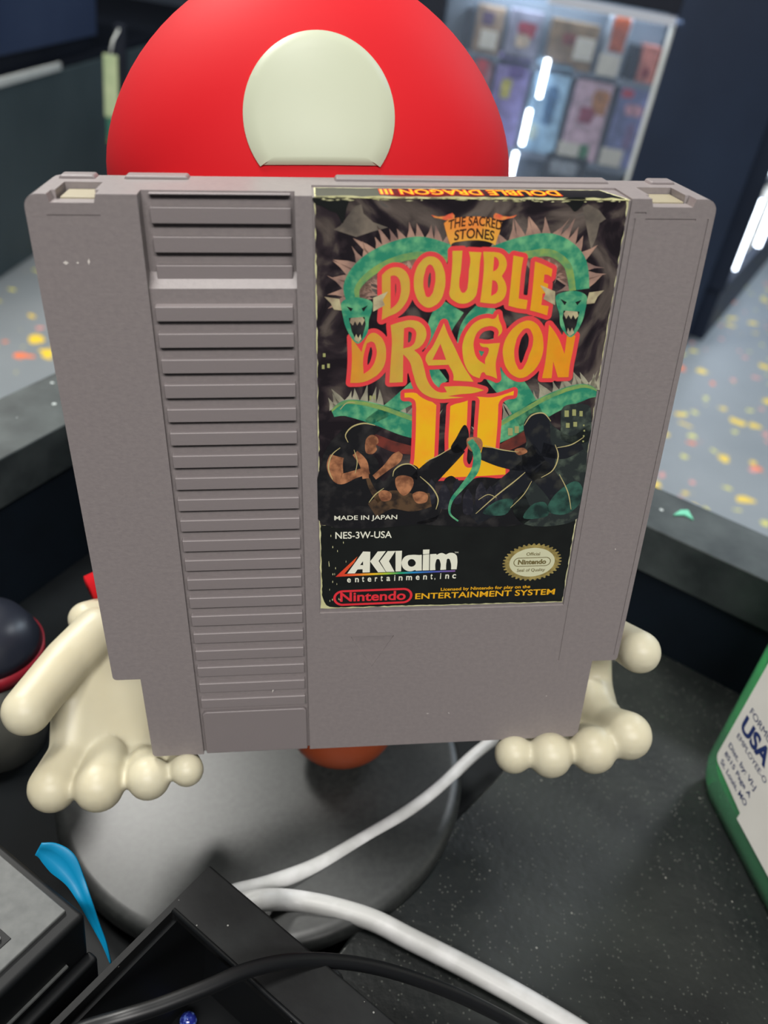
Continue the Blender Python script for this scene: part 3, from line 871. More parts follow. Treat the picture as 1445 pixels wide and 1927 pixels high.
hand('hand', [
    [(1110, 1150, 0.004, 36), (1140, 1165, 0.000, 32)],
    [(1120, 1180, -0.004, 38), (1160, 1200, -0.018, 36), (1203, 1227, -0.031, 41)],
    [(980, 1345, -0.013, 34), (972, 1400, -0.028, 28), (966, 1419, -0.040, 37)],
    [(1040, 1345, -0.013, 36), (1038, 1400, -0.029, 30), (1035, 1421, -0.0415, 43)],
    [(1085, 1340, -0.013, 36), (1098, 1392, -0.029, 34), (1116, 1411, -0.041, 45)],
    [(1112, 1315, -0.013, 36), (1128, 1340, -0.024, 37), (1146, 1366, -0.031, 38), (1181, 1384, -0.039, 46)],
    [(1112, 1200, -0.006, 38), (1116, 1290, -0.012, 36), (1128, 1345, -0.025, 37)],
], [
    (((980, 1340, -0.014, 34), (1112, 1325, -0.014, 34)), ((1000, 1180, -0.001, 36), (1112, 1180, -0.001, 36))),
])
for a, b in (((168, 1108, 0.008), (430, 1000, 0.03)), ((1105, 1085, 0.008), (850, 1000, 0.03))):
    p, k1 = fp(*a); q_, k2 = fp(*b)
    mb = MB()
    mb.tube([p, p.lerp(q_, 0.5), q_], [26 * k1, 34 * k1, 30 * k1], 20)
    mb.obj('sleeve', M['red'], stand)

# ---------------------------------------------------------------- game cartridge
KX = Vector((0.9748, 0.1876, 0.1207)).normalized()
KU = Vector((-0.1301, 0.0388, 0.9907)); KU = (KU - KX * KX.dot(KU)).normalized()
KY = KU.cross(KX)
KC = CAM + Vector((-0.0014, 0.1483, -0.1033)) - KU * 0.0665
cart = empty('game_cartridge', frame(KX, KY, KU, KC), 'grey plastic game cartridge with ribbed grip and dark illustrated label, upright in cream hands', 'game cartridge')


def kp(X, d, Z): return Vector(((X - 60) / 1000, d / 1000, Z / 1000))


def kbox(mb, X0, X1, d0, d1, Z0, Z1):
    return mb.box(kp(X0, d0, Z0), kp(X1, d1, Z1))


def rounded(pts, rads, n=5):
    out = []
    L = len(pts)
    for i, p in enumerate(pts):
        r = rads[i]
        if not r: out.append(p); continue
        P = Vector(p); A = (Vector(pts[i - 1]) - P).normalized(); B = (Vector(pts[(i + 1) % L]) - P).normalized()
        a, b = P + A * r, P + B * r
        c = P + (A + B) * r
        for k in range(n + 1):
            t = k / n * math.pi / 2
            v = c - B * r * math.cos(t) * 1 - A * r * math.sin(t)
            out.append((v.x, v.y))
    return out


oc = rounded([(6.2, 0), (113.8, 0), (113.8, 25.5), (120, 25.5), (120, 133), (0, 133), (0, 25.5), (6.2, 25.5)], [1, 1, 0, 1, 2.2, 2.2, 1, 0])
mb = MB().prism(oc, lambda u, v, h: kp(u, h, v), 0, 17)
shell = mb.obj('shell', M['grey'], cart)
cut = []


def cutter(fn, late=False):
    m = MB(); fn(m)
    o = m.obj('cutter', M['grey'], cart)
    cut.append(o)
    md = shell.modifiers.new('cut', 'BOOLEAN'); md.operation = 'DIFFERENCE'; md.object = o; md.solver = 'EXACT'


cutter(lambda m: kbox(m, 18.6, 44.9, -2, 1.1, -1, 117.6))
cutter(lambda m: m.add([kp(x, d, z) for x in (18.6, 44.9) for d, z in ((-2, 116.7), (1.1, 116.7), (3.9, 119.0), (3.9, 136), (-2, 136))],
                       [(0, 1, 2, 3, 4), (9, 8, 7, 6, 5), (0, 5, 6, 1), (1, 6, 7, 2), (2, 7, 8, 3), (3, 8, 9, 4), (4, 9, 5, 0)]))
cutter(lambda m: kbox(m, 47.9, 104.2, -2, 0.38, 43.0, 136))
cutter(lambda m: kbox(m, 47.9, 104.2, -2, 9.6, 132.65, 136))
for xa, xb in ((4.2, 11.4), (108.2, 115.6)):
    cutter(lambda m: m.prism([(xa, 131.6), (xb, 131.6), (xb + 0.8, 134.5), (xa - 0.8, 134.5)], lambda u, v, h: kp(u, h, v), -1, 3.5))
    cutter(lambda m: kbox(m, xa + 0.3, xb - 0.3, 3.2, 10.5, 122, 134.5))
bv = shell.modifiers.new('bevel', 'BEVEL'); bv.width = 0.0004; bv.segments = 3; bv.limit_method = 'ANGLE'; bv.angle_limit = math.radians(28)
# fine engraved lines after the bevel
cutter(lambda m: kbox(m, 105.1, 105.4, -1, 0.16, 26, 129.6))
cutter(lambda m: kbox(m, 118.7, 118.95, -1, 0.16, 27, 129.6))
cutter(lambda m: kbox(m, 105.1, 107.2, -1, 0.16, 130.4, 130.7))
cutter(lambda m: kbox(m, 107.2, 116.6, -1, 0.16, 129.3, 129.6))
cutter(lambda m: kbox(m, 3.4, 12.2, -1, 0.16, 129.4, 129.65))
cutter(lambda m: m.prism([(55.0, 35.8), (60.0, 26.6), (65.0, 35.8)], lambda u, v, h: kp(u, h, v), -1, 0.28))
bake(shell)
for o in cut: bpy.data.objects.remove(o)
shell.data.materials.clear(); shell.data.materials.append(M['grey'])
for p in shell.data.polygons: p.use_smooth = True; p.material_index = 0
wn = shell.modifiers.new('wn', 'WEIGHTED_NORMAL'); wn.keep_sharp = True
es = shell.modifiers.new('es', 'EDGE_SPLIT'); es.split_angle = math.radians(50)
shell.modifiers.move(1, 0)

mb = MB()
for k in range(20):
    zt = 113.7 - 5.05 * k + 0.02 * k
    mb.prism([(-0.12, zt - 2.65), (1.2, zt - 2.8), (1.2, zt + 0.3), (-0.06, zt)], lambda u, v, h: kp(h, u, v), 19.4, 44.1)
for zt in (135.2, 130.4, 125.4, 120.4):
    z1 = min(zt, 132.75)
    mb.prism([(2.7, zt - 2.75), (4.0, zt - 2.9), (4.0, z1), (2.75, z1)], lambda u, v, h: kp(h, u, v), 20.0, 44.2)
mb.obj('grip_ribs', M['grey2'], cart, bevel=0.00028, seg=3)
mb = MB()
mb.prism(rounded([(19.3, 0.0), (44.3, 0.0), (44.3, 13.9), (19.3, 13.9)], [0, 0, 1.2, 1.2]), lambda u, v, h: kp(u, h, v), 0.05, 1.3)
mb.obj('grip_plate', M['grey2'], cart, bevel=0.0003, seg=3)
for xa, xb in ((4.2, 11.4), (108.2, 115.6)):
    mb = MB(); kbox(mb, xa + 0.9, xb - 0.4, 3.4, 10.3, 123, 131.9)
    mb.obj('inner_tab', M['tan'], cart, bevel=0.0002)
mb = MB()
for xa, xb in ((2.5, 9.5), (14, 26), (52, 104.5), (112, 117.5)):
    mb.prism([(xa, 132.6), (xb, 132.6), (xb - 0.6, 133.6), (xa + 0.6, 133.6)], lambda u, v, h: kp(u, h, v), 13.4, 16.9)
mb.obj('rear_lip', M['grey2'], cart, bevel=0.0003)
# scratches and chips
M['scratch'] = mat('scuffed_plastic', (196, 190, 184), 0.6)
mb = MB()
rnd = random.Random(3)
for (X, Z, a, L, w) in [(5.2, 121.6, 0, .5, .35), (7.2, 121.6, .1, .25, .2), (9.1, 121.8, 1.4, .55, .22), (36.7, 21.0, 1.3, 1.5, .3)] + [(rnd.uniform(1, 118), rnd.uniform(2, 131), rnd.uniform(0, 3), rnd.uniform(.15, .4), .12) for _ in range(14)]:
    if 17 < X < 105 and Z > 41 or 18 < X < 46: 
        if not (X == 36.7): continue
    c, s = math.cos(a), math.sin(a)
    mb.flat([(X - L * c, Z - L * s), (X + w * s, Z - w * c), (X + L * c, Z + L * s), (X - w * s, Z + w * c)], lambda u, v: kp(u, -0.012, v))
o = mb.obj('scuff_marks', M['scratch'], cart); o['kind'] = 'stuff'

# ---- label
label_n = Vector((0, 0, 0))
PN = -(KY)
PO = frame(KX, KY, KU, KC) @ kp(60, 0.2, 66)
KI = frame(KX, KY, KU, KC).inverted()


def L(px, py):                 # place on the label seen at a pixel of the photograph, in label millimetres
    v = KI @ onplane(px, py, PO, PN)
    return (v.x * 1000 + 60, v.z * 1000)


def lay(k): return lambda u, v: kp(u, 0.20 - 0.016 * k, v)


def jag(pts, amp, step, seed):
    r_ = random.Random(seed); out = []
    for i, p in enumerate(pts):
        q_ = pts[(i + 1) % len(pts)]
        n = max(1, int(math.hypot(q_[0] - p[0], q_[1] - p[1]) / step))
        for k in range(n):
            t = k / n
            out.append((p[0] + (q_[0] - p[0]) * t + r_.uniform(-amp, amp), p[1] + (q_[1] - p[1]) * t + r_.uniform(-amp, amp)))
    return out


M['paper'] = mat('worn_label_paper', (206, 204, 160), 0.7, noise=(300, (180, 178, 128), 0.3, 0.7))
M['ink'] = mat('label_black', (20, 22, 22), 0.36, 0.5, noise=(160, (26, 29, 28), 0.3, 0.7))
M['dark'] = mat('label_cloudy_dark', (22, 18, 22), 0.36, 0.5)
nt = M['dark'].node_tree; bs = nt.nodes['Principled BSDF']
tc = nt.nodes.new('ShaderNodeTexCoord'); n1 = nt.nodes.new('ShaderNodeTexNoise'); n1.inputs['Scale'].default_value = 95; n1.inputs['Detail'].default_value = 9; n1.inputs['Distortion'].default_value = 1.4
nt.links.new(tc.outputs['Object'], n1.inputs[0])
cr = nt.nodes.new('ShaderNodeValToRGB')
for p_, c_ in ((0.42, (26, 21, 26)), (0.5, (46, 38, 42)), (0.56, (74, 66, 62)), (0.66, (98, 88, 82)), (0.74, (70, 76, 74))):
    e_ = cr.color_ramp.elements.new(p_); e_.color = lin(c_)
cr.color_ramp.elements.remove(cr.color_ramp.elements[0]); cr.color_ramp.elements[-1].color = lin((52, 60, 60))
nt.links.new(n1.outputs['Fac'], cr.inputs[0]); nt.links.new(cr.outputs[0], bs.inputs['Base Color'])

oub = [(48.2, 44.2), (103.9, 43.7), (103.7, 133), (48.3, 133)]
mb = MB().flat(jag(oub, 0.12, 1.6, 1), lay(0)); label = mb.obj('label', M['paper'], cart)
tag(label, 'dark illustrated label with orange title lettering and worn pale edges')
dk = jag([(49.4, 45.0), (51.2, 44.4), (103.8, 43.95), (103.75, 66.3), (48.45, 66.3), (48.6, 47.2)], 0.1, 0.8, 2)
MB().flat(dk, lay(1)).obj('lower_panel', M['ink'], label)
dk = jag([(48.4, 66.3), (103.7, 66.3), (103.6, 129.5), (103.2, 132.7), (48.4, 132.8)], 0.12, 0.9, 5)
art = MB().flat(dk, lay(1)).obj('artwork_ground', M['dark'], label)
# spine over the top edge
M['spine'] = mat('label_spine_black', (24, 22, 24), 0.22, 0.6)


def sp(k): return lambda u, v: kp(u, v, 132.72 + 0.016 * k)


MB().flat([(48.3, 0.0), (103.8, 0.0), (103.8, 1.2), (101.2, 8.9), (48.3, 8.9)], sp(0)).obj('spine_paper', M['paper'], label)
MB().flat(jag([(48.5, 0.9), (103.2, 0.9), (103.2, 1.6), (100.9, 8.6), (48.5, 8.6)], 0.1, 0.8, 4), sp(1)).obj('spine_panel', M['spine'], label)
mb = MB(); put_text(mb, 'DOUBLE DRAGON III', sp(2), 92.6, 8.1, 59.8, 3.0, bold=0.055); mb.obj('spine_title_outline', mat('spine_red', (196, 32, 22), 0.4), label)
mb = MB(); put_text(mb, 'DOUBLE DRAGON III', sp(3), 92.4, 7.7, 60.0, 3.4, bold=0.012); mb.obj('spine_title', mat('spine_yellow', (240, 168, 20), 0.4), label)


def ribbon(mb, pts, k, side=0.0, wf=1.0, n=8):
    """tapered band along pixel points (x, y, width); side shifts it across by a share of its width"""
    S = spline([(a, b, w) for a, b, w in pts], n)
    Lf, Rt = [], []
    for i, p in enumerate(S):
        d = (S[min(i + 1, len(S) - 1)] - S[max(i - 1, 0)]); d.z = 0; d.normalize()
        nn = Vector((-d.y, d.x, 0))
        c = Vector((p.x, p.y, 0)) + nn * side * p.z
        h = p.z * wf / 2
        Lf.append(L(*(c + nn * h).xy)); Rt.append(L(*(c - nn * h).xy))
    vs = [lay(k)(*q_) for q_ in Lf + Rt]
    m = len(Lf)
    mb.add(vs, [(i, i + 1, m + i + 1, m + i) for i in range(m - 1)])
    return S


def fringe(mb, pts, k, side, ln, seed, n=3):
    r_ = random.Random(seed)
    S = spline([(a, b, w) for a, b, w in pts], n)
    for i in range(1, len(S) - 1):
        d = S[i + 1] - S[i - 1]; d.z = 0; d.normalize()
        nn = Vector((-d.y, d.x, 0)) * side
        b = Vector((S[i].x, S[i].y, 0)) + nn * S[i].z * 0.42
        l_ = ln * r_.uniform(0.7, 1.3)
        lean = d * r_.uniform(-0.8, 0.8) * l_ * 0.6
        w = 5 + ln * 0.12
        P = [b - d * w, b + nn * l_ * 0.5 + lean * 0.6 - d * w * 0.3, b + nn * l_ + lean, b + nn * l_ * 0.45 + lean * 0.3 + d * w * 0.5, b + d * w]
        mb.flat([L(p.x, p.y) for p in P], lay(k))


def poly(mb, k, *pp):
    mb.flat([L(a, b) for a, b in pp], lay(k))


def blob(mb, k, *pp):
    """closed shape with a smooth outline"""
    P = [Vector((a, b, 0)) for a, b in pp]
    n = len(P); out = []
    for i in range(n):
        a, b, c, d = P[i - 1], P[i], P[(i + 1) % n], P[(i + 2) % n]
        for j in range(5):
            t = j / 5
            out.append(0.5 * ((2 * b) + (c - a) * t + (2 * a - 5 * b + 4 * c - d) * t * t + (3 * b - a - 3 * c + d) * t ** 3))
    mb.flat([L(p.x, p.y) for p in out], lay(k))


bands = [
    [(668, 575, 22), (662, 540, 32), (688, 505, 40), (735, 478, 42), (790, 466, 42), (845, 478, 36)],
    [(925, 480, 32), (985, 466, 42), (1040, 462, 44), (1080, 492, 44), (1090, 545, 38)],
    [(626, 778, 14), (655, 768, 32), (710, 780, 40), (765, 800, 42), (820, 815, 36)],
    [(690, 795, 14), (740, 765, 26), (790, 730, 40), (830, 700, 40)],
    [(900, 835, 30), (975, 795, 40), (1040, 758, 38), (1095, 738, 32), (1122, 740, 14)],
    [(815, 690, 30), (826, 620, 46), (850, 575, 52)],
    [(870, 690, 24), (885, 620, 40), (925, 575, 40)],
    [(1000, 790, 50), (970, 740, 54), (930, 690, 50), (915, 640, 34)],
]
mb = MB()
fringe(mb, bands[0], 2, 1, 34, 1); fringe(mb, bands[0], 2, 1, 24, 12, 5)
fringe(mb, bands[1], 2, 1, 36, 2); fringe(mb, bands[1], 2, 1, 26, 13, 5)
for b_, s_, l_, sd in ((bands[0], -1, 34, 1), (bands[1], -1, 36, 2)):
    fringe(mb, b_, 2, s_, l_, sd, 4)
mb.obj('flame_fringe', mat('print_salmon', (172, 138, 120), 0.36, noise=(260, (122, 98, 92), 0.35, 0.65)), label)
mb = MB()
fringe(mb, bands[2], 2, -1, 28, 3, 4); fringe(mb, bands[4], 2, -1, 26, 4, 5)
mb.obj('pale_fringe', mat('print_pale', (166, 162, 140), 0.36, noise=(260, (118, 114, 100), 0.35, 0.65)), label)
mb = MB()
poly(mb, 2, (628, 432), (640, 425), (668, 388), (680, 384), (684, 402), (702, 418), (730, 428), (700, 436), (670, 446))
mb.obj('grey_wing', mat('print_grey_brown', (120, 110, 98), 0.36, noise=(260, (84, 78, 72), 0.35, 0.65)), label)
mb = MB()
poly(mb, 2, (1096, 390), (1106, 384), (1128, 396), (1140, 412), (1128, 420), (1122, 446), (1112, 470), (1106, 440))
mb.obj('grey_wing', bpy.data.materials['print_grey_brown'], label)
mb = MB()
for b_ in bands: ribbon(mb, b_, 3)
g_ = mat('print_green', (44, 128, 100), 0.36, noise=(420, (110, 176, 126), 0.42, 0.68, 6)); mb.obj('green_band', g_, label)
mb = MB()
ribbon(mb, bands[0], 4, 0.33, 0.32); ribbon(mb, bands[1], 4, 0.33, 0.32)
ribbon(mb, bands[2], 4, -0.36, 0.2); ribbon(mb, bands[4], 4, -0.36, 0.2)
mb.obj('yellow_green_band', mat('print_yellow_green', (132, 158, 84), 0.36, noise=(500, (92, 140, 92), 0.4, 0.65)), label)
mb = MB()
ribbon(mb, [(640, 830, 10), (690, 822, 16), (740, 840, 20), (790, 850, 14)], 3)
ribbon(mb, [(930, 850, 14), (975, 828, 22), (1020, 800, 20)], 3)
mb.obj('dull_red_band', mat('print_dull_red', (112, 52, 44), 0.36, noise=(300, (70, 40, 38), 0.4, 0.65)), label)

# title
CT = contours(GL['title']); CN = contours(GL['num'])
for nm, groups, k, wd, mt in (('title_outline', CT, 6, 0.85, 'print_red'), ('numeral_outline', CN, 5, 0.8, 'print_red')):
    m_ = bpy.data.materials.get(mt) or mat(mt, (222, 62, 66), 0.36, noise=(200, (208, 70, 72), 0.35, 0.65))
    mb = MB()
    vs, fs = swollen_union(groups, wd)
    mb.add([lay(k)(a, b) for a, b, c in vs], fs)
    mb.obj(nm, m_, label)
my = mat('print_orange_yellow', (222, 172, 48), 0.36)
nt = my.node_tree; bs = nt.nodes['Principled BSDF']
tc = nt.nodes.new('ShaderNodeTexCoord'); sx = nt.nodes.new('ShaderNodeSeparateXYZ'); nt.links.new(tc.outputs['Object'], sx.inputs[0])
cr = nt.nodes.new('ShaderNodeValToRGB'); mr = nt.nodes.new('ShaderNodeMapRange')
mr.inputs[1].default_value = -0.008; mr.inputs[2].default_value = 0.040
nt.links.new(sx.outputs[0], mr.inputs[0]); nt.links.new(mr.outputs[0], cr.inputs[0])
for p_, c_ in ((0.0, (222, 142, 44)), (0.25, (208, 166, 70)), (0.5, (220, 180, 56)), (0.8, (230, 158, 36))):
    e_ = cr.color_ramp.elements.new(p_); e_.color = lin(c_)
cr.color_ramp.elements.remove(cr.color_ramp.elements[0]); cr.color_ramp.elements[-1].color = lin((232, 146, 34))
nn_ = nt.nodes.new('ShaderNodeTexNoise'); nn_.inputs['Scale'].default_value = 380; nt.links.new(tc.outputs['Object'], nn_.inputs[0])
mx = nt.nodes.new('ShaderNodeMix'); mx.data_type = 'RGBA'; mx.blend_type = 'MULTIPLY'; mx.inputs[0].default_value = 0.25
nt.links.new(cr.outputs[0], mx.inputs[6]); nt.links.new(nn_.outputs['Color'], mx.inputs[7]); nt.links.new(mx.outputs[2], bs.inputs['Base Color'])
mb = MB()
for gl in CT:
    vs, fs = curve_fill(gl); mb.add([lay(8)(a, b) for a, b, c in vs], fs)
mb.obj('title_lettering', my, label)
mn = mat('print_golden_yellow', (230, 176, 30), 0.36, noise=(200, (236, 158, 36), 0.4, 0.7))
mb = MB()
for gl in CN:
    vs, fs = curve_fill(gl); mb.add([lay(5.5)(a, b) for a, b, c in vs], fs)
mb.obj('numeral_lettering', mn, label)

# ribbon banner
mb = MB()
for x0, sg in ((0, 1), (1390, -1)):
    mb.flat([L(810 + (x0 + sg * a) / 8.5, 380 + b / 8.5) for a, b in ((10, 205), (120, 235), (230, 225), (290, 195), (350, 175), (385, 215), (380, 275), (240, 290), (150, 265), (60, 250))], lay(5))
mb.obj('banner_tail', mat('print_flame', (214, 92, 66), 0.36, noise=(400, (220, 170, 80), 0.45, 0.7)), label)
mb = MB()
for gl in contours(GL['banner']):
    vs, fs = curve_fill(gl); mb.add([lay(6)(a, b) for a, b, c in vs], fs)
mb.obj('banner', mat('print_banner', (222, 168, 66), 0.36, noise=(110, (224, 134, 62), 0.42, 0.62)), label)
mb = MB()


def bw(u, v):
    return u, v + 1.0 - ((u - 76.4) / 5.5) ** 2 * 1.1


put_text(mb, 'THE SACRED', lay(7), 71.7, 127.2, 81.3, 128.9, 0.02, bw)
put_text(mb, 'STONES', lay(7), 72.9, 125.0, 80.1, 126.8, 0.02, bw)
mb.obj('banner_text', mat('print_dark_brown', (54, 30, 24), 0.4), label)

# dark figures in the lower half, plain silhouettes
mb = MB()
blob(mb, 6, (604, 870), (640, 812), (668, 812), (700, 870), (720, 905), (745, 880), (780, 875), (800, 900), (826, 935), (826, 968), (790, 986), (606, 986))
blob(mb, 6, (826, 968), (840, 930), (835, 905), (850, 895), (870, 908), (900, 898), (935, 900), (960, 908), (985, 925), (985, 986), (790, 986))
ribbon(mb, [(775, 925, 44), (815, 885, 40), (850, 858, 26), (868, 842, 20)], 7)
blob(mb, 7, (848, 842), (858, 824), (872, 800), (880, 806), (882, 826), (874, 846), (856, 852))
blob(mb, 7, (660, 832), (655, 815), (672, 800), (700, 798), (712, 808), (700, 822), (690, 830), (684, 850))
blob(mb, 7, (738, 898), (745, 880), (768, 874), (784, 884), (784, 902), (770, 896), (752, 900))
blob(mb, 7, (632, 880), (655, 850), (690, 850), (712, 870), (706, 900), (690, 925), (650, 935), (636, 910))
mb.obj('dark_silhouette', mat('print_near_black', (24, 24, 27), 0.36, noise=(260, (52, 50, 50), 0.5, 0.72, 6)), label)
mb = MB()
blob(mb, 6, (985, 986), (960, 930), (985, 880), (975, 862), (990, 835), (985, 800), (1000, 778), (1028, 780), (1040, 800), (1075, 820), (1110, 800), (1105, 850), (1098, 925), (1080, 980))
blob(mb, 6, (1055, 800), (1060, 765), (1100, 760), (1112, 775), (1106, 830), (1060, 830))
mb.obj('background_building', mat('print_slate', (40, 46, 46), 0.36, noise=(300, (84, 96, 84), 0.5, 0.7, 6)), label)
mb = MB()
ribbon(mb, [(905, 852, 24), (945, 862, 34), (985, 868, 34), (1015, 850, 38)], 7)
ribbon(mb, [(1000, 880, 44), (960, 915, 46), (920, 950, 44), (890, 975, 30)], 7)
ribbon(mb, [(1010, 880, 44), (1040, 915, 40), (1060, 955, 28)], 7)
ribbon(mb, [(1020, 845, 26), (1060, 852, 22), (1095, 838, 14)], 7)
blob(mb, 7, (985, 880), (982, 850), (992, 835), (986, 805), (1000, 782), (1022, 778), (1034, 796), (1036, 830), (1046, 850), (1036, 890), (1000, 902))
mb.obj('hooded_silhouette', mat('print_dark_slate', (28, 30, 36), 0.36, noise=(240, (62, 62, 56), 0.5, 0.72, 6)), label)
mb = MB()
ribbon(mb, [(700, 960, 30), (735, 940, 34), (775, 945, 34), (810, 940, 26)], 7.4)
ribbon(mb, [(716, 942, 14), (700, 920, 10), (692, 900, 7)], 7.4)
mb.obj('brown_jacket', mat('print_brown', (86, 66, 48), 0.36, noise=(420, (44, 36, 32), 0.42, 0.62)), label)
mb = MB()
ribbon(mb, [(634, 858, 26), (630, 878, 30), (640, 900, 22), (668, 892, 15), (694, 884, 15)], 8)
ribbon(mb, [(704, 898, 10), (726, 880, 13), (745, 862, 20), (754, 852, 10)], 8)
ribbon(mb, [(668, 852, 12), (684, 872, 16), (688, 900, 12)], 7.6)
blob(mb, 8, (688, 828), (698, 818), (709, 822), (712, 832), (707, 838), (709, 846), (700, 854), (688, 850))
blob(mb, 8, (744, 900), (756, 894), (774, 898), (778, 910), (770, 926), (758, 932), (746, 918))
blob(mb, 8, (712, 926), (724, 922), (736, 928), (734, 940), (718, 942))
blob(mb, 8, (776, 930), (790, 924), (804, 930), (802, 944), (784, 946))
blob(mb, 8, (878, 826), (888, 822), (902, 824), (908, 834), (904, 848), (890, 850), (880, 842))
blob(mb, 8, (968, 846), (984, 842), (992, 850), (976, 856))
mb.obj('skin_tone_shape', mat('print_tan', (176, 120, 84), 0.36, noise=(460, (110, 70, 50), 0.4, 0.62, 6)), label)
# pale edge lights and folds drawn on the dark shapes
mb = MB()
for st in ([(655, 832, 1), (650, 818, 2), (662, 803, 2.5), (684, 796, 2.5), (706, 800, 1)], [(739, 896, 1), (742, 884, 2), (756, 874, 2.5), (772, 873, 2), (784, 882, 1)],
           [(790, 896, 1), (812, 916, 2.4), (824, 938, 2.4), (820, 958, 1)], [(694, 945, 1), (706, 930, 2), (722, 918, 1)],
           [(800, 868, 1), (826, 856, 1.8), (848, 842, 1)], [(986, 800, 1), (1000, 781, 2.2), (1022, 777, 2.2), (1036, 792, 1.2)],
           [(1044, 836, 1), (1050, 858, 2.4), (1040, 884, 2), (1018, 898, 1)], [(895, 966, 1), (930, 935, 2.2), (968, 905, 2.2), (988, 888, 1)],
           [(1000, 905, 1), (985, 930, 1.6), (960, 955, 1)], [(1052, 892, 1), (1068, 925, 2), (1074, 958, 1)], [(912, 838, 1), (945, 846, 2), (975, 850, 1)],
           [(1048, 842, 1), (1075, 836, 2), (1098, 822, 1)], [(640, 842, 1), (624, 856, 2), (618, 880, 2), (626, 902, 1)], [(666, 846, 1), (672, 868, 1.6), (668, 890, 1)],
           [(640, 770, 1), (652, 758, 1.6), (668, 757, 1)], [(900, 940, 1), (918, 930, 1.4), (934, 936, 1)]):
    ribbon(mb, st, 9, n=5)
mb.obj('edge_light', mat('print_pale_gold', (178, 166, 116), 0.36), label)
mb = MB()
for (x, y, w, h) in ((1066, 778, 8, 12), (1080, 776, 7, 12), (1093, 778, 6, 10), (1068, 800, 7, 9), (1082, 798, 7, 9), (960, 812, 9, 14), (972, 808, 8, 13), (1098, 800, 3, 3), (1099, 810, 3, 3), (1098, 820, 3, 3), (1097, 830, 3, 3), (608, 690, 5, 8), (618, 688, 5, 8), (697, 748, 4, 8), (704, 747, 4, 8), (610, 668, 5, 7)):
    poly(mb, 7.2, (x - w / 2, y - h / 2), (x + w / 2, y - h / 2), (x + w / 2, y + h / 2), (x - w / 2, y + h / 2))
o = mb.obj('lit_windows', mat('print_window', (150, 152, 100), 0.36), label); o['kind'] = 'stuff'
mb = MB()
for (x, y, r) in ((836, 915, 10), (860, 905, 7), (905, 912, 9), (922, 918, 6), (812, 905, 6), (880, 925, 8), (938, 912, 6)):
    blob(mb, 7.3, (x - r * .5, y), (x, y - r * .7), (x + r * .5, y), (x + r * 1.1, y + r * 1.4), (x + r, y + 40), (x - r, y + 40), (x - r * 1.1, y + r * 1.4))
o = mb.obj('crowd_shapes', mat('print_crowd', (34, 34, 42), 0.36, noise=(500, (62, 60, 66), 0.5, 0.7)), label); o['kind'] = 'stuff'
mb = MB()
blob(mb, 7.5, (1030, 960), (1044, 930), (1080, 905), (1096, 920), (1088, 950), (1060, 968))
blob(mb, 7.5, (985, 975), (1000, 950), (1025, 945), (1030, 970))
blob(mb, 7.5, (908, 965), (935, 942), (965, 940), (950, 968))
mb.obj('teal_patch', mat('print_teal', (52, 92, 80), 0.36, noise=(300, (30, 46, 44), 0.4, 0.62)), label)
mb = MB()
ribbon(mb, [(884, 828, 12), (897, 852, 15), (893, 885, 14), (870, 915, 9), (850, 940, 6), (846, 965, 4), (862, 980, 3)], 9)
mb.obj('green_tail', g_, label)
mb = MB()
blob(mb, 3.5, (590, 371), (630, 371), (656, 373), (652, 392), (645, 420), (634, 402), (620, 396), (606, 388), (594, 384))
blob(mb, 3.5, (1060, 374), (1100, 372), (1096, 386), (1082, 398), (1072, 388))
o = mb.obj('black_patch', M['ink'], label); o['kind'] = 'stuff'
# two plain green heads where the bands end
for hx, hy, sg, tilt in ((672, 590, 1, 0), (1074, 578, -1, 0)):
    def hp(*pp): return [(hx + sg * a, hy + b) for a, b in pp]
    mb = MB()
    blob(mb, 9, *hp((-30, -20), (-14, -30), (8, -30), (28, -22), (27, -4), (22, 12), (20, 34), (10, 50), (0, 56), (-12, 44), (-22, 24), (-27, 4)))
    mb.obj('green_head', g_, label)
    mb = MB()
    poly(mb, 9, *hp((-62, -32), (-34, -28), (-28, -6), (-44, -8), (-50, -20))); poly(mb, 9, *hp((30, -30), (58, -42), (48, -26), (52, -16), (30, -4)))
    poly(mb, 10, *hp((-14, 16), (-8, 22), (-4, 14), (0, 22), (5, 14), (9, 22), (14, 12), (10, 6), (-12, 8)))
    poly(mb, 10, *hp((-6, 48), (-2, 38), (2, 46), (6, 38), (8, 48), (2, 54)))
    mb.obj('pale_detail', mat('print_cream', (186, 178, 140), 0.36, noise=(300, (140, 124, 104), 0.4, 0.65)), label)
    mb = MB()
    poly(mb, 9.5, *hp((-16, 8), (14, 6), (16, 20), (8, 50), (0, 54), (-10, 34)))
    poly(mb, 9.5, *hp((-20, -14), (-8, -10), (-12, -4))); poly(mb, 9.5, *hp((20, -16), (8, -10), (12, -4)))
    mb.obj('dark_detail', bpy.data.materials['print_near_black'], label)

# lower panel: writing and marks
mw = mat('print_white', (222, 222, 204), 0.36); mr_ = mat('print_bright_red', (214, 48, 58), 0.36); mo = mat('print_amber', (226, 168, 32), 0.36)


def lt(mb, s, x0, y0, x1, y1, bold=0.0, k=3):
    """string whose box has its lower left at pixel (x0, y0), lower right (x1, y0') with height in px given as y1 tuple"""
    A = L(x0, y0); B = L(x1, y1[0]); C = L(x0, y1[1])
    U = Vector((B[0] - A[0], B[1] - A[1])); V = Vector((0, C[1] - A[1]))
    vs, fs = glyphs(s, bold)
    mb.add([lay(k)(A[0] + U.x * a, A[1] + U.y * a + V.y * b) for a, b in vs], fs)


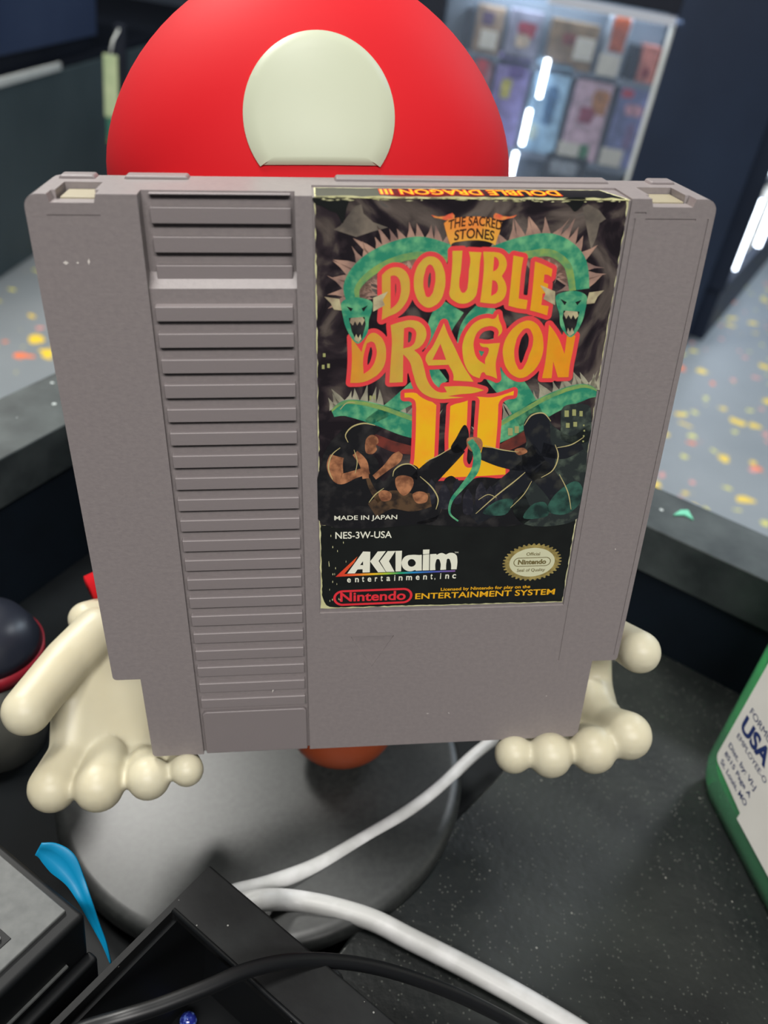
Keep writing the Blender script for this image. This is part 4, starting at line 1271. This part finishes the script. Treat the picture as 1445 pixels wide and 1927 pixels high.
mb = MB(); lt(mb, 'MADE IN JAPAN', 629, 981, 747, (979, 970), 0.012, 10); lt(mb, 'NES-3W-USA', 631, 1014, 737, (1012, 1001), 0.012); mb.obj('printed_text', mw, label)
mb = MB()
for gl in contours(GL['akk']):
    vs, fs = curve_fill(gl); mb.add([lay(4)(a, b) for a, b, c in vs], fs)
lt(mb, 'TM', 855, 1041, 862, (1041, 1038), 0)
s = 'entertainment, inc'
xs = [656.5, 671.5, 683, 695, 707.5, 718, 730.5, 742.5, 753.5, 769.5, 785.5, 799.5, 811.5, 818, 0, 828.5, 841, 854]
for ch, xc in zip(s, xs):
    if ch == ' ': continue
    yb = 1096 - (xc - 654) * 0.039
    hgt = {'t': 10.5, 'i': 10.5, ',': 3.5}.get(ch, 8); wdt = {'t': 4, 'i': 1.8, ',': 1.6, 'm': 11, 'r': 4.5}.get(ch, 7)
    if ch == ',': yb += 1.5
    lt(mb, ch, xc - wdt / 2, yb, xc + wdt / 2, (yb, yb - hgt), 0.02, 4)
mb.obj('publisher_logo', mw, label)
msw = mat('print_rainbow', (220, 60, 50), 0.36)
nt = msw.node_tree; bs = nt.nodes['Principled BSDF']
tc = nt.nodes.new('ShaderNodeTexCoord'); sx = nt.nodes.new('ShaderNodeSeparateXYZ'); nt.links.new(tc.outputs['Object'], sx.inputs[0])
mrn = nt.nodes.new('ShaderNodeMapRange'); mrn.inputs[1].default_value = -0.008; mrn.inputs[2].default_value = 0.0185
cr = nt.nodes.new('ShaderNodeValToRGB')
nt.links.new(sx.outputs[0], mrn.inputs[0]); nt.links.new(mrn.outputs[0], cr.inputs[0])
for p_, c_ in ((0.0, (206, 54, 44)), (0.15, (222, 92, 46)), (0.3, (226, 180, 40)), (0.42, (150, 190, 60)), (0.52, (40, 160, 100)), (0.64, (40, 130, 190)), (0.8, (70, 90, 170))):
    e_ = cr.color_ramp.elements.new(p_); e_.color = lin(c_)
cr.color_ramp.elements.remove(cr.color_ramp.elements[0]); cr.color_ramp.elements[-1].color = lin((130, 90, 150))
nt.links.new(cr.outputs[0], bs.inputs['Base Color'])
mb = MB()
for gl in contours(GL['swoosh']):
    vs, fs = curve_fill(gl); mb.add([lay(3)(a, b) for a, b, c in vs], fs)
mb.obj('rainbow_swoosh', msw, label)


def stadium(cx_, cy_, w, h, r, n=10):
    out = []
    for qx, qy, a0 in ((1, 1, 0), (-1, 1, 90), (-1, -1, 180), (1, -1, 270)):
        for k in range(n + 1):
            a = math.radians(a0 + 90 * k / n)
            out.append((cx_ + qx * (w / 2 - r) + r * math.cos(a), cy_ + qy * (h / 2 - r) + r * math.sin(a)))
    return out


def ringpoly(mb, o_, i_, f):
    n = len(o_)
    mb.add([f(*p) for p in o_] + [f(*p) for p in i_], [(k, (k + 1) % n, n + (k + 1) % n, n + k) for k in range(n)])


def shear(p, c0, s): return (p[0], p[1] + (p[0] - c0) * s)


mb = MB()
A = L(627, 1126); B = L(776, 1120)
sl = (B[1] - A[1]) / (B[0] - A[0])
cxx, cyy = (A[0] + B[0]) / 2, (A[1] + B[1]) / 2
ww = B[0] - A[0]; hh = abs(L(700, 1109)[1] - L(700, 1138)[1])
ringpoly(mb, [shear(p, cxx, sl) for p in stadium(cxx, cyy, ww, hh, hh / 2)], [shear(p, cxx, sl) for p in stadium(cxx, cyy, ww - 1.1, hh - 1.1, hh / 2 - 0.55)], lay(3))
lt(mb, 'Nintendo', 640, 1132.5, 763, (1128.5, 1115), 0.024)
mb.obj('console_maker_logo', mr_, label)
mb = MB()
lt(mb, 'Licensed by Nintendo for play on the', 829, 1113.5, 997, (1108, 1106), 0.018)
lt(mb, 'ENTERTAINMENT SYSTEM', 781, 1127.5, 1043, (1118.5, 1116.5), 0.016)
mb.obj('amber_text', mo, label)
# seal
mb = MB()
C = L(1001, 1058); Ea = L(1054, 1056); Et = L(1001, 1024)
ax_, az_ = Ea[0] - C[0], Et[1] - C[1]
n = 144
pts = []
for k in range(n):
    a = 2 * math.pi * k / n
    r_ = 1.0 + 0.045 * (1 if k % 4 in (0, 1) else -1)
    pts.append((C[0] + ax_ * r_ * math.cos(a), C[1] + az_ * r_ * math.sin(a)))
mb.flat(pts, lay(3)); mb.obj('seal_burst', mat('print_gold', (158, 142, 84), 0.36, noise=(700, (126, 112, 66), 0.4, 0.6)), label)
mb = MB().flat([(C[0] + ax_ * 0.80 * math.cos(2 * math.pi * k / 64), C[1] + az_ * 0.80 * math.sin(2 * math.pi * k / 64)) for k in range(64)], lay(4))
mb.obj('seal_face', mat('print_seal_cream', (196, 196, 164), 0.36), label)
mb = MB()
ringpoly(mb, stadium(C[0], C[1] + 0.15, ax_ * 1.32, az_ * 0.5, az_ * 0.25), stadium(C[0], C[1] + 0.15, ax_ * 1.32 - 0.35, az_ * 0.5 - 0.35, az_ * 0.25 - 0.17), lay(5))
put_text(mb, 'Nintendo', lay(5), C[0] - ax_ * .5, C[1] + 0.15 - az_ * .14, C[0] + ax_ * .5, C[1] + 0.15 + az_ * .14, 0.045)
put_text(mb, 'Official', lay(5), C[0] - ax_ * .24, C[1] + az_ * .38, C[0] + ax_ * .24, C[1] + az_ * .56, 0.015)
put_text(mb, 'Seal of Quality', lay(5), C[0] - ax_ * .5, C[1] - az_ * .56, C[0] + ax_ * .5, C[1] - az_ * .34, 0.015)
mb.obj('seal_text', mat('print_olive', (104, 94, 56), 0.4), label)
# worn flecks on the label's top edge and lower left
rr_ = random.Random(11)
mb = MB()
for k in range(60):
    X = 49 + 54 * rr_.random(); Z = 132.55 + rr_.uniform(-0.25, 0.25)
    w = rr_.uniform(0.15, 0.9)
    mb.flat([(X - w, Z), (X, Z - 0.09), (X + w, Z + 0.03), (X, Z + 0.12)], lay(9))
for k in range(26):
    X = 50 + 4 * rr_.random() ** 2; Z = rr_.uniform(46, 70); w = rr_.uniform(0.05, 0.12)
    mb.flat([(X - w, Z), (X, Z - 0.3), (X + w, Z), (X, Z + 0.4)], lay(2))
o = mb.obj('wear_flecks', M['paper'], label); o['kind'] = 'stuff'

# ---------------------------------------------------------------- green bottle with white label, right
bd = Vector((0.2339, -0.97226, 0)); bn = Vector((0.97226, 0.2339, 0))       # along its face toward the lens; into the bottle
BP = onz(1305, 1475, ZS)
BL, BT, BH = 0.086, 0.052, 0.165
BO = BP + bd * (BL / 2 - 0.007) + bn * (BT / 2)
bottle = empty('soap_bottle', frame(bd, bn, Vector((0, 0, 1)), BO), 'translucent green liquid soap bottle with white label at the right edge', 'bottle')


def bsec(hx, hy, z, r, n=6):
    out = []
    for qx, qy, a0 in ((1, 1, 0), (-1, 1, 90), (-1, -1, 180), (1, -1, 270)):
        for k in range(n + 1):
            a = math.radians(a0 + 90 * k / n)
            out.append(Vector((qx * (hx - r) + r * math.cos(a), qy * (hy - r) + r * math.sin(a), z)))
    return out


def loft(mb, secs):
    n = len(secs[0]); vs = [v for s in secs for v in s]
    fs = [(i * n + k, i * n + (k + 1) % n, (i + 1) * n + (k + 1) % n, (i + 1) * n + k) for i in range(len(secs) - 1) for k in range(n)]
    fs += [tuple(range(n - 1, -1, -1)), tuple(range((len(secs) - 1) * n, len(secs) * n))]
    return mb.add(vs, fs, True)


M['bottle'] = mat('clear_green_plastic', (128, 220, 164), 0.08, 0.5, trans=0.78, ior=1.2)
M['liquid'] = mat('green_soap', (78, 206, 128), 0.2, 0.5, trans=0.0, ior=1.2, noise=(38, (40, 160, 92), 0.4, 0.62))
hx, hy = BL / 2, BT / 2
secs = []
for z, sx_, r in ((0.0, 0.86, .012), (0.0015, 0.93, .012), (0.006, 0.98, .012), (0.012, 1.0, .011), (0.06, 1.01, .011), (0.10, 1.0, .012), (0.125, 0.93, .014), (0.140, 0.74, .014), (0.150, 0.46, .0105), (0.165, 0.40, .0095)):
    secs.append(bsec(hx * sx_, hy * (sx_ if z < .13 else max(sx_ * 0.9, .42)), z, min(r, hy * sx_ * 0.95)))
mb = MB(); loft(mb, secs)
mb.obj('body', M['bottle'], bottle)
secs = []
for z, sx_ in ((0.008, 0.84), (0.011, 0.91), (0.06, 0.94), (0.10, 0.93), (0.118, 0.88)):
    secs.append(bsec(hx * sx_, (hy - 0.002) * sx_, z, .010))
mb = MB(); loft(mb, secs)
mb.obj('liquid', M['liquid'], bottle)
MB().lathe([(0, .163), (.013, .163), (.0135, .166), (.0135, .182), (.012, .184), (0, .184)], 32).obj('cap', mat('white_cap', (225, 226, 222), 0.4), bottle)
fy_ = -hy - 0.0006


def bl(u, v, k=0):             # u mm from the far edge along the face, v mm above the counter
    return Vector((-BL / 2 + 0.007 + u / 1000, fy_ - 0.00006 * k, v / 1000))


M['blabel'] = mat('bottle_label_white', (214, 212, 206), 0.5, noise=(60, (206, 204, 198), 0.3, 0.7))
lp = rounded([(3.2, 17.8), (22.5, 15.2), (22.5, 12.5), (78, 12.5), (78, 118), (3.2, 118)], [2.5, 0, 0, 3, 3, 3])
mb = MB().prism(lp, lambda u, v, h: bl(u, v) + Vector((0, h, 0)), 0.0, 0.00025)
blab = mb.obj('label', M['blabel'], bottle)
mb = MB()
for s, u0, v0, u1, v1, b in (('FORMULA', 6.3, 42.6, 23, 44.9, 0), ('USA', 5.9, 35.2, 21.5, 41.3, 0.04), ('EMPLOYEE-O', 6.6, 31.9, 24.5, 33.8, 0),
                             ('Dist. by: VI-J', 5.6, 25.6, 22.6, 28.2, 0.012), ('8515 Page A', 5.8, 22.0, 22.6, 24.4, 0.012), ('St. Louis, MO', 6.0, 18.4, 22.8, 20.8, 0.012)):
    put_text(mb, s, lambda u, v: bl(u, v, 1), u0, v0, u1, v1, b)
mb.obj('label_text', mat('bottle_navy_ink', (26, 44, 96), 0.5), blab)

# ---------------------------------------------------------------- white cable looping across the counter
zc_ = ZS + 0.0032
near = [(1180, 2010), (1110, 1955), (1035, 1908), (950, 1859), (860, 1811), (770, 1766), (700, 1731), (620, 1707), (545, 1694)]
wc = [onz(x, y, ZS + 0.0032) for x, y in near]
wc += [onz(x, y, z) for x, y, z in ((490, 1694, -0.214), (440, 1702, -0.216), (425, 1692, -0.218), (445, 1680, -0.219), (510, 1662, -0.2195), (600, 1627, -0.220), (690, 1575, -0.219), (770, 1525, -0.217), (830, 1478, -0.216), (890, 1422, -0.2165), (940, 1385, -0.2185), (1000, 1350, -0.2195))]
S = spline(wc, 8)
cb = MB().tube(S, [0.00285 if i < len(S) * 0.48 else max(0.0019, 0.00285 - 0.00000 - (i / len(S) - 0.48) * 0.0028) for i in range(len(S))], 20, 0.95).obj('white_cable', M['white_cable'])
tag(cb, 'white cable crossing the black counter and doubling back under the hand', 'cable')

# ---------------------------------------------------------------- black open box, lower left
ZB = -0.186
A_ = onz(395, 1627, ZB)
dR = (onz(605, 1805, ZB) - A_); dR.z = 0; dR.normalize()
dL_ = (onz(105, 1915, ZB) - A_); dL_.z = 0; dL_.normalize()
print('box angle', math.degrees(dR.angle(dL_)))
Din = onz(326, 1713, ZB) - A_
e1, e2 = dR, dL_
# inset of the inner corner in the e1/e2 basis
dd = e1.x * e2.y - e1.y * e2.x
i1 = (Din.x * e2.y - Din.y * e2.x) / dd; i2 = (e1.x * Din.y - e1.y * Din.x) / dd
print('inner inset', i1, i2)
hb = (ZB - ZD) - 0.0002
ob_ = empty('open_box', A_ - Vector((0, 0, hb)), 'black plastic box without lid, dusty broad rim, lower left', 'box')


def bxp(a, b, z): return e1 * a + e2 * b + Vector((0, 0, z))


LA, LB = 0.078, 0.105
i1 = max(0.0015, i1); i2 = max(0.004, i2)
mb = MB()
out_ = [(0, 0), (LA, 0), (LA, LB), (0, LB)]
inn_ = [(i1, i2), (LA - .003, i2), (LA - .003, LB - .003), (i1, LB - .003)]
zt = hb
vs = [bxp(*p, zt) for p in out_] + [bxp(*p, zt) for p in inn_] + [bxp(*p, zt - 0.0035) for p in out_] + [bxp(*p, zt - 0.0035) for p in inn_]
fs = []
for k in range(4):
    j = (k + 1) % 4
    fs += [(k, j, 4 + j, 4 + k), (8 + k, 12 + k, 12 + j, 8 + j), (k, 8 + k, 8 + j, j), (4 + k, 4 + j, 12 + j, 12 + k)]
mb.add(vs, fs)
mb.obj('rim', M['abs_black'], ob_, bevel=0.0005, seg=3)
mb = MB()
wt = 0.0018
o2 = [(0.0008, 0.0008), (LA - .0008, 0.0008), (LA - .0008, LB - .0008), (0.0008, LB - .0008)]
n2 = [(0.0008 + wt, 0.0008 + wt), (LA - .0008 - wt, 0.0008 + wt), (LA - .0008 - wt, LB - .0008 - wt), (0.0008 + wt, LB - .0008 - wt)]
z1 = zt - 0.0035
vs = [bxp(*p, z1) for p in o2] + [bxp(*p, z1) for p in n2] + [bxp(*p, 0) for p in o2] + [bxp(*p, 0.002) for p in n2]
fs = [(8, 9, 10, 11), (12, 15, 14, 13)]
for k in range(4):
    j = (k + 1) % 4
    fs += [(k, j, 4 + j, 4 + k), (k, 8 + k, 8 + j, j), (4 + k, 4 + j, 12 + j, 12 + k)]
mb.add(vs, fs)
mb.obj('wall', M['abs_plain'], ob_)
# inner ridge catching the light along the broad rim
mb = MB().tube([bxp(i1, i2, zt + 0.0001), bxp(LA - .004, i2, zt + 0.0001)], 0.0006, 10)
mb.obj('rim_ridge', M['abs_plain'], ob_)
# glittering beads inside the box
gb = mat('blue_glass_bead', (30, 40, 120), 0.08, 0.8, noise=(900, (120, 150, 230), 0.5, 0.7))
for i, (x, y, lb) in enumerate(((315, 1884, 'upper of the three'), (277, 1899, 'left of the three'), (354, 1921, 'lowest of the three'))):
    p = onz(x, y, ZD + 0.0045)
    o = MB().ball((0, 0, 0), 0.0022, 20, 14).obj('glass_bead', gb, at=p)
    tag(o, 'small dark blue glass bead inside the open black box, %s' % lb, 'bead', 'glass beads in the black box')

# ---------------------------------------------------------------- black device with a grey key, lower left corner
ZV = -0.180
K_ = onz(162, 1720, ZV)
v1 = (onz(40, 1618, ZV) - K_); v1.z = 0; v1.normalize()
v2 = (onz(0, 1862, ZV) - K_); v2.z = 0; v2.normalize()
print('device angle', math.degrees(v1.angle(v2)))
v2 = Vector((-v1.y, v1.x, 0)) if Vector((-v1.y, v1.x, 0)).dot(v2) > 0 else Vector((v1.y, -v1.x, 0))
hv = ZV - ZD - 0.0002
dv = empty('card_reader', K_ - Vector((0, 0, hv)), 'black desktop device with grey top panel and pale key, cut by the left edge', 'device')


def dvp(a, b, z): return v1 * a + v2 * b + Vector((0, 0, z))


def dbox(mb, a0, a1, b0, b1, z0, z1):
    vs = [dvp(a, b, z) for z in (z0, z1) for a, b in ((a0, b0), (a1, b0), (a1, b1), (a0, b1))]
    return mb.add(vs, [(0, 3, 2, 1), (4, 5, 6, 7), (0, 1, 5, 4), (1, 2, 6, 5), (2, 3, 7, 6), (3, 0, 4, 7)])


dbox(MB(), 0, 0.07, 0, 0.10, 0, hv).obj('body', M['abs_plain'], dv, bevel=0.0012, seg=3)
dbox(MB(), 0.0035, 0.030, 0.0022, 0.09, hv - 0.0005, hv + 0.0008).obj('top_panel', M['silver'], dv, bevel=0.0003)
dbox(MB(), 0.0072, 0.027, 0.0128, 0.034, hv + 0.0006, hv + 0.00095).obj('key_surround', M['abs_plain'], dv, bevel=0.0001)
dbox(MB(), 0.0085, 0.026, 0.0140, 0.033, hv + 0.0008, hv + 0.0018).obj('key', M['button'], dv, bevel=0.0004)
dbox(MB(), -0.0006, 0.0005, 0.006, 0.07, hv - 0.012, hv - 0.0114).obj('seam_line', M['silver'], dv)
dbox(MB(), -0.003, 0.0, 0.0, 0.1, 0, hv - 0.014).obj('lower_housing', M['abs_plain'], dv, bevel=0.0008)

# blue film curling up behind the device
bf = [(208, 1812, -0.200, 4), (196, 1775, -0.196, 10), (178, 1735, -0.190, 16), (160, 1695, -0.184, 24), (142, 1658, -0.181, 34), (118, 1625, -0.178, 52), (92, 1604, -0.176, 44), (72, 1597, -0.175, 30)]
Pc = [(onz(x, y, z), w) for x, y, z, w in bf]
Sp = spline([(p.x, p.y, p.z, w) for p, w in Pc], 6)
mb = MB(); vs = []
m_ = len(Sp)
for i, s in enumerate(Sp):
    p = Vector(s[:3]); q_ = Vector(Sp[min(i + 1, m_ - 1)][:3]) - Vector(Sp[max(i - 1, 0)][:3])
    side = Vector((0.85, 0.25, 0.42)); side = (side - q_.normalized() * side.dot(q_.normalized())).normalized()
    hw = s[3] / FPX * 0.21 / 2
    curl = Vector((0.3, -0.5, 0.8)) * hw * 0.4
    for t in (-1, -0.33, 0.33, 1):
        vs.append(p + side * hw * t - curl * (1 - t * t))
fs = [(i * 4 + k, i * 4 + k + 1, i * 4 + k + 5, i * 4 + k + 4) for i in range(m_ - 1) for k in range(3)]
o = mb.add(vs, fs, True).obj('plastic_film', M['blue'])
sd = o.modifiers.new('solid', 'SOLIDIFY'); sd.thickness = 0.0004
tag(o, 'bright blue strip of plastic film curling up behind the black device', 'film')

# ---------------------------------------------------------------- black cables in front
bc_ = [(60, 1985, -0.182), (150, 1940, -0.180), (230, 1915, -0.178), (300, 1893, -0.178), (390, 1858, -0.1785), (460, 1828, -0.1795), (530, 1811, -0.182), (600, 1807, -0.186), (680, 1815, -0.191), (760, 1835, -0.197), (850, 1868, -0.205), (935, 1909, -0.213), (1010, 1950, -0.2195), (1080, 1990, -0.2199)]
S = spline([onz(*a) for a in bc_], 8)
tag(MB().tube(S, 0.0016, 16).obj('black_cable', M['black_cable']), 'thin black cable arching over the open black box', 'cable')
S = spline([onz(*a) for a in ((480, 2080, -0.218), (540, 1975, -0.218), (580, 1905, -0.217), (622, 1848, -0.2185), (668, 1800, -0.2195), (730, 1760, -0.2199))], 8)
M['braid'] = mat('braided_black', (26, 28, 30), 0.35, 0.6, bump=(1400, 0.8, 0.0006))
S2 = [p for p in S if (p - S[0]).length < (S[0] - onz(640, 1832, -0.219)).length]
tag(MB().tube(S2, 0.0022, 16).obj('braided_cable', M['braid']), 'short braided black cable running under the thin black cable', 'cable')

# ---------------------------------------------------------------- dark rounded jar at the left edge
JP = onz(-10, 1400, ZD)
JP = Vector((JP.x, JP.y, H0 + ZD))
c_ = ony(-28, 1225, JP.y)
jz = c_.z - JP.z
jar = empty('round_jar', Vector((c_.x, JP.y, JP.z)), 'dark rounded jar with a thin red band, cut by the left edge', 'jar')
R_ = 0.0165
prof = [(0, 0), (R_ * .72, 0), (R_ * .9, .004), (R_, .014), (R_, jz - .002)]
MB().lathe(prof + [(0, jz - .002)], 48).obj('body', mat('smoky_grey_glass', (74, 74, 68), 0.3, 0.5, noise=(60, (58, 60, 58), 0.3, 0.7)), jar)
MB().lathe([(0, jz - .002), (R_ + .0004, jz - .002), (R_ + .0004, jz + .003), (0, jz + .003)], 48).obj('red_band', mat('dark_red_band', (120, 22, 34), 0.4), jar)
MB().lathe([(0, jz + .003), (R_, jz + .003), (R_ * .93, jz + .006), (R_ * .75, jz + .011), (R_ * .4, jz + .014), (0.0, jz + .0145)], 48).obj('lid', mat('charcoal_lid', (26, 29, 38), 0.35, 0.5), jar)
# scrap of mint paper on the ledge
P = [onz(x, y, ZL + 0.0012) for x, y in ((1268, 966), (1282, 957), (1296, 957), (1306, 975), (1290, 966))]
c0_ = P[0].copy()
mb = MB().prism([(p.x - c0_.x, p.y - c0_.y) for p in P], lambda u, v, h: (u, v, h), 0, 0.0005)
tag(mb.obj('paper_scrap', mat('mint_scrap', (96, 176, 146), 0.6), at=Vector((c0_.x, c0_.y, H0 + ZL + 0.0001))), 'small mint green scrap lying on the grey ledge, right', 'scrap')
